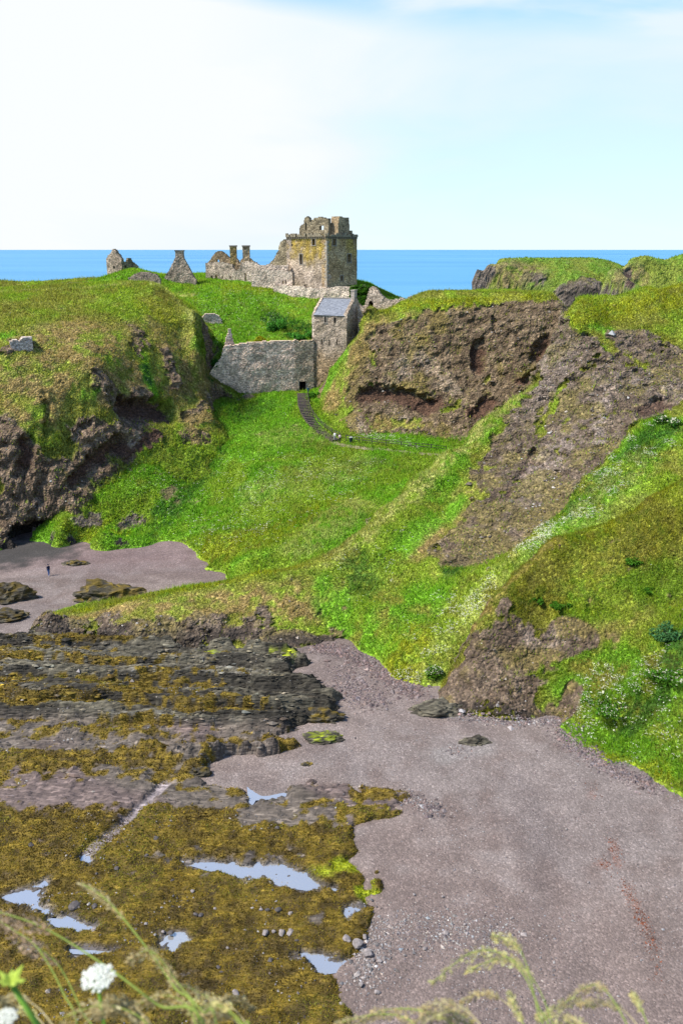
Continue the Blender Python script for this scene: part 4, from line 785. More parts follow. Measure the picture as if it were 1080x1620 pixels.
# ---- pale retaining wall under the keep -----------------------------------
Wa, Wb = pix(432, 456, 208.5), pix(563, 460, 202.5)
rw = wall('retaining_wall', Wa, Wb, sights(Wa, Wb, [(430,450),(445,451),(470,453),(500,456),(520,456),(540,454),(558,453),(565,456)]), [(0, 34.6), (4, 32.5), (9, 31), (30, 30.5)], 0.9, (), 0.22, None, None, PALES*1.15, 51, 0.16)
tag(rw, 'pale rubble retaining wall running along the foot of the tower', 'wall')
# ---- ruined doorway wall to the right of the gatehouse ---------------------
Wa, Wb = pix(572, 480, 190.5), pix(628, 480, 188.0)
dw = wall('ruined_doorway', Wa, Wb, sights(Wa, Wb, [(570,488),(577,481),(581,467),(585,455),(591,453),(597,458),(602,466),(608,472),(614,474),(622,478),(630,482)]), [(0, 31), (20, 31)], 0.9, [hole(Wa, Wb, 582.3, 476, 590, 495, 1)], 0.18, None, None, GREYS*1.2, 52, 0.12)
tag(dw, 'broken grey wall with one dark arched doorway right of the gatehouse', 'ruin')
ds_ = hole(Wa, Wb, 582.3, 476, 590, 495); dd2 = (Wb - Wa)[:2]/np.linalg.norm((Wb - Wa)[:2]); dn2 = A((-dd2[1], dd2[0])); rzz = math.atan2(dd2[1], dd2[0]); c2 = Wa[:2] + dd2*(ds_[0] + ds_[1])/2; wd2 = ds_[1] - ds_[0]; mb = MB()
for sgn in (-1, 1): e = c2 + dd2*sgn*(wd2/2 + .3) + dn2*2.4; mb.box((e[0], e[1], (ds_[2] + ds_[3])/2), (.5, 2.9, ds_[3] - ds_[2] + .4), rzz)
e = c2 + dn2*2.4; mb.box((e[0], e[1], ds_[3] + .25), (wd2 + 1.0, 2.9, .4), rzz); e = c2 + dn2*4.0; mb.box((e[0], e[1], (ds_[2] + ds_[3])/2), (wd2 + 1, .4, ds_[3] - ds_[2] + .8), rzz)
bk = mb.build('passage', M['step']); bk.parent = dw
Wa, Wb = pix(612, 480, 189.5), pix(700, 478, 187.5)
lw = wall('low_ruined_wall', Wa, Wb, sights(Wa, Wb, [(610,478),(622,475),(632,472),(640,475),(652,470.5),(664,471),(676,473),(688,473),(694,478),(705,480)]), [(0, 33), (30, 33)], 0.8, (), 0.22, None, None, PALES*.95, 53, 0.3)
tag(lw, 'low crumbling pale wall along the clifftop edge against the sea', 'wall')

# ---- gatehouse ------------------------------------------------------------
G0 = pix(548, 600, 183.0)[:2]; tg = math.radians(27); gl = A((-math.cos(tg), math.sin(tg))); gr = A((math.sin(tg), math.cos(tg)))
GL = G0 + gl*8.0; GR = G0 + gr*8.4; GB = GL + gr*8.4
ze = sight(GL, G0, 530, 499.5)[1]; gz0 = 15.0
gate = empty('gatehouse', (float(G0[0] + gl[0]*4 + gr[0]*4), float(G0[1] + gl[1]*4 + gr[1]*4), gz0), 0, 'tall narrow stone gatehouse with grey slate roof at the end of the curtain wall', 'gatehouse')
GW = [hole(GL, G0, 513, 500.5, 516, 510.5), hole(GL, G0, 528, 502, 531.5, 511), hole(GL, G0, 508.2, 536.5, 510, 545.5), hole(GL, G0, 519.8, 537, 522, 546), hole(GL, G0, 532, 537, 533.8, 546), hole(GL, G0, 503.2, 561, 504.6, 566), hole(GL, G0, 503, 588, 504.3, 591), hole(GL, G0, 515.5, 588, 516.8, 591)]
def col_gate(s, z, c, n1, n2):
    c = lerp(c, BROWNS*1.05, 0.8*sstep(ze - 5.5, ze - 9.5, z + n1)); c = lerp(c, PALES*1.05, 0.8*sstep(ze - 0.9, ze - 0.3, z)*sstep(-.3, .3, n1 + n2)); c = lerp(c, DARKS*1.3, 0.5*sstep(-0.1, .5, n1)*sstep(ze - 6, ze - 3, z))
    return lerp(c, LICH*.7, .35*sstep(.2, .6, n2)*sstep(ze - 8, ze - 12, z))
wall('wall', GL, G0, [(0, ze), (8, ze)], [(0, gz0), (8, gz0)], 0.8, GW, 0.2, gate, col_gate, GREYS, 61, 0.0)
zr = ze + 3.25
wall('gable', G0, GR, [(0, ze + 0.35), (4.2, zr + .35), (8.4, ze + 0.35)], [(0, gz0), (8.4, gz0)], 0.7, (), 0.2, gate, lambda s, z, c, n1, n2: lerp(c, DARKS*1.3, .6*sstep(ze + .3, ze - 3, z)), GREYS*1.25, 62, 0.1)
wall('wall', GR, GB, [(0, ze), (8, ze)], [(0, gz0), (8, gz0)], 0.7, (), 0.6, gate, None, GREYS, 63, 0.0)
wall('gable', GB, GL, [(0, ze + 0.25), (4.2, zr + .25), (8.4, ze + 0.25)], [(0, gz0), (8.4, gz0)], 0.5, (), 0.3, gate, None, PALES, 64, 0.05)
for o in GW[:2]: surround(GL, G0, o, gate, 0.16, 0.05)
g3d = lambda p, z: Vector((p[0], p[1], z))
def slates(P0_, P1_, Q0_, Q1_, rows, name, parent):
    """courses of slates from the eaves P0-P1 up to the ridge Q0-Q1, each lapping the one below"""
    mb = MB(); nrm_s = (P1_ - P0_).cross(Q0_ - P0_).normalized()
    if nrm_s.z < 0: nrm_s = -nrm_s
    for r in range(rows):
        a, b_ = r/rows, (r + 1.25)/rows; x = 0.0; Lr = (P1_ - P0_).length
        while x < 0.999:
            w = random.uniform(0.35, 0.55)/Lr; x2 = min(1.0, x + w); lift = random.uniform(.035, .055); q = []
            for (fx, fy, up) in ((x, a, lift + .02), (x2, a, lift + .02), (x2, min(b_, 1), lift - .02), (x, min(b_, 1), lift - .02)):
                e0 = P0_.lerp(P1_, fx); e1 = Q0_.lerp(Q1_, fx); q.append(e0.lerp(e1, fy) + nrm_s*up)
            lo = [v_ - nrm_s*0.03 for v_ in q]
            mb.add(q + lo, [(0, 1, 2, 3), (0, 4, 5, 1), (1, 5, 6, 2), (3, 7, 4, 0)]); mb.m[-4:] = [random.choice((0, 0, 1, 2))]*4; x = x2
    return adopt(mb.build(name, None, mats=[M['slate'], M['slate_b'], M['slate_c']]), parent)
M['slate_b'] = plain('roof_slate_pale', (0.19, 0.20, 0.22), rough=.6, scale=4, spec=.4); M['slate_c'] = plain('roof_slate_dark', (0.14, 0.15, 0.17), rough=.6, scale=4, spec=.4)
mL, mR = (GL + GB)/2, (G0 + GR)/2; inl = (G0 - GL)/8.0
slates(g3d(GL + inl*.35 - gr*.15, ze - .02), g3d(G0 - inl*.5 - gr*.15, ze - .02), g3d(mL + inl*.35, zr), g3d(mR - inl*.5, zr), 16, 'slate_roof', gate)
slates(g3d(GR - inl*.5, ze), g3d(GB + inl*.35, ze), g3d(mR - inl*.5, zr), g3d(mL + inl*.35, zr), 10, 'slate_roof', gate)
mb = MB(); mb.beam(g3d(mL + inl*.3, zr + .08), g3d(mR - inl*.5, zr + .08), .4, .2); adopt(mb.build('ridge', M['dressed']), gate)
mb = MB(); c_ = mR - inl*.45; mb.box((c_[0], c_[1], zr + .6), (0.8, 1.15, 2.0), math.atan2(-gl[1], -gl[0]), .04); mb.box((c_[0], c_[1], zr + 1.68), (1.0, 1.35, 0.2), math.atan2(-gl[1], -gl[0]), .02)
adopt(mb.build('chimney', plain('gable_chimney_stone', (0.34, .29, .24), var=.5, scale=3, bump=.05)), gate)
# small ruined buttress right of the gable
Wa, Wb = pix(566, 500, 186.6), pix(590, 500, 185.4)
o = wall('side_wall', Wa, Wb, sights(Wa, Wb, [(564,484),(570,482),(574,487),(580,494),(584,499),(592,503)]), [(0, 29), (6, 29)], 0.6, (), 0.2, gate, None, GREYS*1.2, 66, .15)

# ---- curtain wall ----------------------------------------------------------
Ca_, Cb_ = pix(328, 600, 182.6), pix(496.5, 600, 186.0)
topw = sights(Ca_, Cb_, [(327,596),(333,589),(340,578),(350,566),(354,549),(360,547),(372,545),(388,543),(400,541),(440,540),(470,539),(500,538)])
botw = sights(Ca_, Cb_, [(320,606),(335,612),(352,622),(372,632),(400,640),(450,640),(500,640)])
def col_curt(s, z, c, n1, n2):
    c = lerp(c, PALES*1.25, 0.75*sstep(4.8, 3.0, s + .8*n1)); c = lerp(c, PALES*1.05, .5*sstep(26, 27.5, z + n1)); c = lerp(c, DARKS*1.5, .55*sstep(.15, .6, n1)*sstep(10, 12, s)*sstep(22, 19, z)); c = lerp(c, PALES*1.1, .5*sstep(.1, .6, n2))
    return lerp(c, DARKS*1.4, .6*sstep(17.8, 18.6, s))*A((1.26, 1.20, 1.15))
cw = empty('curtain_wall', tuple(pix(420, 630, 184)), 0, 'broad grey-pink curtain wall closing the gully beside the gatehouse', 'wall')
DOOR = hole(Ca_, Cb_, 473.5, 603.5, 484, 625)
wall('masonry', Ca_, Cb_, topw, botw, 1.2, [DOOR], 0.2, cw, col_curt, A((0.315, 0.262, 0.226)), 71, 0.14)
surround(Ca_, Cb_, DOOR, cw, 0.2, 0.04, 'door_surround')
ctr = A(Ca_[:2]) + (A(Cb_[:2]) - A(Ca_[:2]))/np.linalg.norm(A(Cb_[:2]) - A(Ca_[:2]))*(DOOR[0] + DOOR[1])/2
mb = MB(); cx, cy = ctr
for dx in (-1.3, 1.3): mb.box((cx + dx, cy + 3.6, 19), (0.4, 4.6, 5.5))
mb.box((cx, cy + 5.8, 19), (3, .4, 5.5)); mb.box((cx, cy + 3.6, 21.6), (3, 4.8, .4)); adopt(mb.build('passage', M['step']), cw)
# coarse ivy and grass tops come with the vegetation

# ---- smaller ruins ----------------------------------------------------------
Wa, Wb = pix(170, 436, 216), pix(194, 436, 213.5)
ru = empty('ruined_cottage', tuple(pix(190, 436, 215)), 0, 'roofless stone cottage with pointed gable at the far left of the ruins', 'ruin')
wall('gable', Wa, Wb, sights(Wa, Wb, [(169,408),(171,404),(174,402),(177,396),(180,394.5),(183,396),(186,402),(190,406),(193,410),(196,412)]), [(0, 35), (8, 35)], 0.8, [hole(Wa, Wb, 179, 421, 182, 425)], 0.18, ru, None, GREYS*.95, 81, .12)
Wc = pix(224, 436, 217)
wall('wall', Wb, Wc, sights(Wb, Wc, [(190,408),(194,410),(197,414),(202,413),(203,408),(208,407.5),(209,413),(214,416),(219,421),(226,432)]), [(0, 35), (12, 35)], 0.8, [hole(Wb, Wc, 197.5, 420, 200, 424)], 0.2, ru, None, DARKS*1.3, 82, .12)
Wa, Wb = pix(259, 443, 212), pix(310, 443, 211)
ga = empty('ruined_gable', tuple(pix(285, 443, 211.5)), 0, 'lone triangular stone gable topped by a small chimney against the sea', 'ruin')
wall('gable', Wa, Wb, sights(Wa, Wb, [(258,446),(262,434),(268,426),(273,416),(277,408),(280,404),(289,404),(292,411),(297,420),(302,430),(308,440),(311,444)]), [(0, 34), (9, 34)], 0.9, (), 0.18, ga, None, GREYS*.95, 83, .12)
chimney(277.5, 290.5, 397, 406, 211.5, GREYS*1.05, ga)
def frag(name, pts, Ya, Yb, label, c0, seed, thick=.8, drop=3.0, cat='ruin'):
    Wa, Wb = pix(pts[0][0], pts[0][1], Ya), pix(pts[-1][0], pts[-1][1], Yb); tp = sights(Wa, Wb, pts); zb = min(q[1] for q in tp) - drop
    o = wall(name, Wa, Wb, tp, [(0, zb), (60, zb)], thick, (), 0.2, None, None, c0, seed, .15); tag(o, label, cat); return o
frag('low_ruined_wall', [(203,440),(212,433),(222,430),(236,430),(246,434),(253,440)], 207, 206.5, 'low heap of grey walling between the cottage and the lone gable', GREYS, 84, 1.0, 4)
frag('low_ruined_wall', [(92,452),(98,448),(112,447),(124,446.5),(140,447),(146,451)], 196, 197, 'low grey wall just showing over the left headland', GREYS*.9, 85, .8, 3)
frag('wall_fragment', [(318,516),(320,502),(327,497),(338,496),(346,499),(351,506),(352,514)], 192.5, 193.5, 'isolated pale lump of old masonry on the grassy bank', PALES*.95, 86, 1.6, 2.6)
frag('broken_pillar', [(356,545),(358,534),(361,527),(361.5,520),(365,520),(366.5,528),(369,538),(371,545)], 184.5, 184.9, 'thin broken stone pillar on the left end of the curtain wall', PALES, 87, .8, 2.0)
frag('wall_fragment', [(16,558),(17,540),(22,536),(30,538),(38,534),(52,531),(53,552)], float(head.hit(18, 552)[1]) - .3, float(head.hit(52, 552)[1]) - .3, 'small broken masonry stub set in the left cliff', A((0.30, .27, .25)), 88, 2.2, 1.5)
# ------------------------------------------------------------------ stairs, path, fence, people
SUP = gully
sp = [gully.hit(*q) for q in [(479,625),(479.5,640),(484,655),(492,668),(503,680),(516,690),(530,698)]]
sp = A(sp); seg = np.r_[0, np.cumsum(np.linalg.norm(np.diff(sp, axis=0), axis=1))]
stair = empty('stone_stairway', tuple(sp[3]), 0, 'long curving flight of worn steps climbing to the dark castle door', 'stairs')
step_me = None; NS = 34
zt0, zt1 = sp[0][2] + .1, sp[-1][2] + .1
for i in range(NS):
    f = i/(NS - 1); sd_ = f*seg[-1]; p = A([np.interp(sd_, seg, sp[:, k]) for k in range(3)]); p2 = A([np.interp(min(sd_ + .3, seg[-1]), seg, sp[:, k]) for k in range(3)]); p1 = A([np.interp(max(sd_ - .3, 0), seg, sp[:, k]) for k in range(3)]); d = p2 - p1
    if step_me is None:
        mb = MB(); mb.box((0, 0, -0.25), (2.3, 0.46, 0.5), 0, 0.02); s_ = mb.build('step', M['step']); step_me = s_.data
    else:
        s_ = bpy.data.objects.new('step', step_me); COL.objects.link(s_)
    s_.parent = stair; zz_ = max(float(gully.h(p[0], p[1])), float(cliff.h(p[0], p[1]))*0 - 99) + 0.38
    s_.location = Vector((p[0], p[1], zz_)) - stair.location; s_.rotation_euler = (0, 0, math.atan2(d[1], d[0]) + math.pi/2); s_.scale = (1.0 - 0.25*f, 1.0 + 0.12*math.sin(i*2.3), 1)
# footpath from the foot of the stairs to the right
pp = [gully.hit(*q) for q in [(522,697),(533,703),(556,707),(590,711),(630,714),(680,719),(715,722)]]; pp = A(pp); sg_ = np.r_[0, np.cumsum(np.linalg.norm(np.diff(pp[:, :2], axis=0), axis=1))]
V = []; n_p = 60
for i in range(n_p):
    f = i/(n_p - 1)*sg_[-1]; p = A([np.interp(f, sg_, pp[:, k]) for k in range(2)]); q = A([np.interp(min(f + .4, sg_[-1]), sg_, pp[:, k]) for k in range(2)]) - A([np.interp(max(f - .4, 0), sg_, pp[:, k]) for k in range(2)]); q /= np.linalg.norm(q); nn_ = A((-q[1], q[0]))
    for k in (-1, -.33, .33, 1):
        w_ = 0.55 + .15*math.sin(i*1.7 + k); e = p + nn_*k*w_; V.append((e[0], e[1], float(gully.h(e[0], e[1])) + (0.10 if abs(k) < .5 else .02) + .02*random.random()))
F = [(i*4 + k, i*4 + k + 1, (i + 1)*4 + k + 1, (i + 1)*4 + k) for i in range(n_p - 1) for k in range(3)]
V = A(V); fp = np_mesh('footpath', V, A(F), M['beach'], col=np.broadcast_to(A((.20, .175, .10)), V.shape)); tag(fp, kind='structure')
# post and rail fences
def fence(pix_pts, spacing, label, hgt=1.05, off=0.0):
    P3 = A([gully.hit(*q) for q in pix_pts]); sg_ = np.r_[0, np.cumsum(np.linalg.norm(np.diff(P3[:, :2], axis=0), axis=1))]; n_ = max(2, int(sg_[-1]/spacing) + 1)
    root = empty('wooden_fence', tuple(P3[0]), 0, label, 'fence'); tops = []; me = None
    for i in range(n_):
        f = sg_[-1]*i/(n_ - 1); x, y = (np.interp(f, sg_, P3[:, k]) for k in range(2)); z_ = max(float(gully.h(x, y)), min(float(cliff.h(x, y)), float(gully.h(x, y)) + 1.2))
        if me is None:
            mb = MB(); mb.box((0, 0, hgt/2 - .15), (.12, .12, hgt + .3), 0, .008); o = mb.build('post', M['wood']); me = o.data
        else: o = bpy.data.objects.new('post', me); COL.objects.link(o)
        o.parent = root; o.location = Vector((x, y, z_)) - root.location; o.rotation_euler = (random.uniform(-.04, .04), random.uniform(-.04, .04), random.random()); tops.append(Vector((x, y, z_)))
    for a, b_ in zip(tops[:-1], tops[1:]):
        for hz in (hgt - .08, hgt*.5):
            mb = MB(); mb.beam(a + Vector((0, -.08, hz)), b_ + Vector((0, -.08, hz)), .05, .10); adopt(mb.build('rail', M['wood']), root)
    return root
fence([(487,628),(489,645),(496,660),(508,674),(522,685),(538,693)], 2.2, 'handrail fence following the right side of the castle stairs', 1.0)
fence([(547,697),(575,701),(605,705),(640,708),(675,712),(705,715)], 2.6, 'wooden post and rail fence along the level path below the cliff', 1.1)

# ---- people ------------------------------------------------------------------
def clothes(name, c): return plain(name, c, var=.25, scale=14)
M['skin'] = plain('skin', (.42, .27, .2), var=.1, rough=.6); M['hair'] = plain('hair', (.05, .035, .025), var=.2)
DEPS = None
def person(loc, rz, height, label, top_c, leg_c, shoe_c=(.03, .03, .035), hair_c=(.05, .035, .025), stride=.22, lean=0.0, arm=(0.15, -0.2), sleeve=0.86, pack=None, hat=None):
    root = empty('person', tuple(loc), rz, label, 'person')
    k = height/1.75
    J = {'pelvis': (0, 0, .95), 'waist': (0, .01 + lean*.1, 1.10), 'chest': (0, .015 + lean*.3, 1.32), 'neck': (0, lean*.45, 1.50), 'head0': (0, -.01 + lean*.5, 1.60), 'head1': (0, -.02 + lean*.5, 1.70)}
    Rr = {'pelvis': (.155, .12), 'waist': (.135, .105), 'chest': (.165, .12), 'neck': (.058, .058), 'head0': (.085, .098), 'head1': (.078, .088)}
    E = [('pelvis', 'waist'), ('waist', 'chest'), ('chest', 'neck'), ('neck', 'head0'), ('head0', 'head1')]
    for sgn, nm_, st, ar in ((-1, 'l', stride, arm[0]), (1, 'r', -stride, arm[1])):
        J['hip' + nm_] = (.085*sgn, 0, .88); J['knee' + nm_] = (.095*sgn, -st*.55 - .03, .50); J['ankle' + nm_] = (.10*sgn, -st + .02, .09 + (0.05 if st < 0 else 0)); J['toe' + nm_] = (.11*sgn, -st - .13, .045)
        J['sho' + nm_] = (.175*sgn, lean*.38 + .01, 1.42); J['elb' + nm_] = (.235*sgn, lean*.3 - ar*.35 + .03, 1.15); J['wri' + nm_] = (.235*sgn, lean*.3 - ar - .08, .92); J['hand' + nm_] = (.225*sgn, lean*.3 - ar*1.1 - .12, .82)
        for j, r_ in (('hip', (.092, .095)), ('knee', (.062, .065)), ('ankle', (.042, .045)), ('toe', (.045, .032)), ('sho', (.068, .065)), ('elb', (.046, .046)), ('wri', (.03, .034)), ('hand', (.022, .045))): Rr[j + nm_] = r_
        E += [('pelvis', 'hip' + nm_), ('hip' + nm_, 'knee' + nm_), ('knee' + nm_, 'ankle' + nm_), ('ankle' + nm_, 'toe' + nm_), ('chest', 'sho' + nm_), ('sho' + nm_, 'elb' + nm_), ('elb' + nm_, 'wri' + nm_), ('wri' + nm_, 'hand' + nm_)]
    names = list(J); me = bpy.data.meshes.new('body'); me.from_pydata([tuple(c_*k for c_ in J[q]) for q in names], [(names.index(a), names.index(b_)) for a, b_ in E], [])
    o = bpy.data.objects.new('body', me); COL.objects.link(o); sk = o.modifiers.new('skin', 'SKIN'); sub = o.modifiers.new('smooth', 'SUBSURF'); sub.levels = 2; sub.render_levels = 2
    lay = me.skin_vertices[0] if len(me.skin_vertices) else None
    if lay is None:
        bm = bmesh.new(); bm.from_mesh(me); bm.verts.layers.skin.verify(); bm.to_mesh(me); bm.free(); lay = me.skin_vertices[0]
    for i, q in enumerate(names): lay.data[i].radius = tuple(x*k for x in Rr[q]); lay.data[i].use_root = (q == 'pelvis')
    bpy.context.view_layer.update(); nm2 = bpy.data.meshes.new_from_object(o.evaluated_get(bpy.context.evaluated_depsgraph_get())); bpy.data.objects.remove(o); nm2.name = 'body'
    o = bpy.data.objects.new('body', nm2); COL.objects.link(o); o.parent = root; nm2.materials.clear()
    for m_ in (M['skin'], clothes('jacket', top_c), clothes('trousers', leg_c), clothes('shoes', shoe_c)): nm2.materials.append(m_)
    for p in nm2.polygons:
        c_ = p.center/k; z_ = c_.z; p.use_smooth = True
        p.material_index = 3 if z_ < .10 else 2 if z_ < .96 and abs(c_.x) < .19 else (1 if z_ < 1.50 and z_ > sleeve else 0)
    mb = MB(); n_ = 10; c0 = Vector(J['head1'])*k; rows = []                       # hair cap
    for i in range(5):
        t_ = i/4*1.75; r_ = math.sin(t_) + .02; rows.append((r_*.102*k, math.cos(t_)*.105*k))
    vs = [(c0.x + r_*math.cos(2*math.pi*j/n_), c0.y + .018*k + r_*1.06*math.sin(2*math.pi*j/n_) , c0.z + .0*k + z_) for r_, z_ in rows for j in range(n_)]
    mb.add(vs, [(i*n_ + j, (i + 1)*n_ + j, (i + 1)*n_ + (j + 1) % n_, i*n_ + (j + 1) % n_) for i in range(4) for j in range(n_)] + [tuple(range(n_))])
    h_ = mb.build('hat' if hat else 'hair', clothes('headwear', hat) if hat else clothes('hair', hair_c), smooth=True); h_.parent = root
    for nm_, cc_, dd_2 in (('nose', (c0.x, c0.y - .095*k, c0.z - .06*k), (.025*k, .03*k, .04*k)), ('ear', (c0.x - .085*k, c0.y, c0.z - .05*k), (.015*k, .03*k, .05*k)), ('ear', (c0.x + .085*k, c0.y, c0.z - .05*k), (.015*k, .03*k, .05*k))):
        f_ = MB(); f_.box(cc_, dd_2, 0, 0, .7); fo = f_.build(nm_, M['skin']); fo.parent = root
    if pack:
        mb = MB(); mb.box((0, .21*k + lean*.25, 1.27*k), (.30*k, .18*k, .46*k), 0, .02, .85); b_ = mb.build('backpack', clothes('backpack', pack)); tag(b_); b_.parent = root
    return root
def at_ground(u, v, L=gully, dz=0.0):
    p = L.hit(u, v); return (p[0], p[1], float(L.h(p[0], p[1])) + dz)
q = at_ground(529.5, 699, gully, .2); person(q, math.pi*0.9, 1.68, 'person in a white top and pale trousers at the foot of the stairs', (.72, .68, .66), (.30, .31, .34), stride=.14, hair_c=(.16, .1, .06))
q = at_ground(537.5, 702, gully, .1); person(q, math.pi*1.05, 1.78, 'person in a pale pink shirt and black trousers at the foot of the stairs', (.78, .55, .58), (.015, .015, .02), stride=.2, lean=-.05, hair_c=(.04, .03, .025), sleeve=1.1)
q = grd(78, 911); person((q[0], q[1], float(beach_z(A([q[0]]), A([q[1]]))[0])), math.pi*.2, 1.78, 'lone person in dark blue jacket and blue jeans walking on the far cove shingle', (.012, .018, .05), (.05, .11, .27), shoe_c=(.35, .35, .36), stride=.16, hat=(.02, .025, .05))
q = at_ground(487.5, 625, gully, .15); person(q, math.pi*.1, 1.65, 'person in a teal jacket standing just right of the castle door', (.03, .10, .14), (.03, .06, .09), stride=.08)
q = A(sight(Ca_, Cb_, 361.5, 550)); dd_ = (A(Cb_[:2]) - A(Ca_[:2])); dd_ /= np.linalg.norm(dd_); pxy = A(Ca_[:2]) + dd_*q[0]
person((pxy[0], pxy[1] + .6, q[1] - .9), math.pi*.95, 1.6, 'person in a bright blue jacket beside the broken pillar on the wall', (.02, .22, .55), (.03, .05, .1), stride=.08)
# litter bin beside the path
q = at_ground(555, 700, gully); lb = empty('litter_bin', q, .2, 'small dark litter bin with pale lid beside the path', 'litter bin')
mb = MB(); mb.box((0, 0, .45), (.55, .55, .9), 0, .01, .92); o = mb.build('body', clothes('bin_green', (.015, .03, .025))); o.parent = lb
mb = MB(); mb.box((0, 0, .97), (.6, .6, .12), 0, .01, .8); o = mb.build('lid', clothes('bin_lid', (.3, .32, .3))); o.parent = lb
# ------------------------------------------------------------------ vegetation and loose stones
def scatter(V, F, dens, nrm_attr=None):
    """random points on a mesh, dens = points per square metre at each vertex"""
    T = np.concatenate([F[:, [0, 1, 2]], F[:, [0, 2, 3]]]) if F.shape[1] == 4 else F
    a, b_, c_ = V[T[:, 0]], V[T[:, 1]], V[T[:, 2]]; cr = np.cross(b_ - a, c_ - a); ar = np.linalg.norm(cr, axis=1)/2
    ex = ar*dens[T].mean(1); k = rng.poisson(ex); ti = np.repeat(np.arange(len(T)), k)
    r1 = np.sqrt(rng.random(len(ti))); r2 = rng.random(len(ti)); w = np.c_[1 - r1, r1*(1 - r2), r1*r2]
    P = a[ti]*w[:, :1] + b_[ti]*w[:, 1:2] + c_[ti]*w[:, 2:]
    return P.astype(np.float32), T[ti, 0], (cr/np.maximum(2*ar, 1e-9)[:, None])[ti]
def in_view(P, m_=130):
    d = P - A((0, 0, HCAM)); f = d[:, 1]*CP - d[:, 2]*SP; upv = d[:, 1]*SP + d[:, 2]*CP
    u = CU + FPX*d[:, 0]/np.maximum(f, .1); v = CV - FPX*upv/np.maximum(f, .1)
    return (f > 1) & (u > -m_) & (u < 1080 + m_) & (v > -m_) & (v < 1620 + m_)
def facing(P, Nn, lim=-0.25):
    d = A((0, 0, HCAM)) - P; d = d/np.linalg.norm(d, axis=1)[:, None]; return (d*Nn).sum(1) > lim
def blades(P, Nn, length, width, up=0.8, lean=0.45):
    n_ = len(P); az = rng.random(n_)*2*np.pi; wv = np.c_[np.cos(az), np.sin(az), np.zeros(n_)]*(width/2)[:, None]
    d = A((0, 0, 1.0))*up + Nn*(1 - up) + rng.normal(0, lean, (n_, 3))*A((1, 1, .35)); d /= np.linalg.norm(d, axis=1)[:, None]
    V = np.empty((n_, 3, 3), np.float32); V[:, 0] = P - wv - d*0.04; V[:, 1] = P + wv - d*0.04; V[:, 2] = P + d*length[:, None]
    return V.reshape(-1, 3), np.arange(n_*3).reshape(-1, 3)
def leaves(P, size, flat=0.0):
    n_ = len(P); a = rng.normal(0, 1, (n_, 3)); a[:, 2] *= 1 - flat; a /= np.linalg.norm(a, axis=1)[:, None]; b_ = rng.normal(0, 1, (n_, 3)); b_[:, 2] *= 1 - flat; b_ -= a*(a*b_).sum(1)[:, None]; b_ /= np.linalg.norm(b_, axis=1)[:, None]
    s = size[:, None]; V = np.empty((n_, 4, 3), np.float32); V[:, 0] = P - a*s*.5; V[:, 1] = P - b_*s*.32; V[:, 2] = P + a*s*.5; V[:, 3] = P + b_*s*.32
    return V.reshape(-1, 3), np.arange(n_*4).reshape(-1, 4)
def vary(c, s=0.28, hue=0.12):
    n_ = len(c); k = np.exp(rng.normal(0, s, n_))[:, None]; h_ = rng.normal(0, hue, n_)[:, None]; return np.clip(c*k*np.concatenate([1 + h_, 1 + 0*h_, 1 - h_], 1), 0.002, .9)
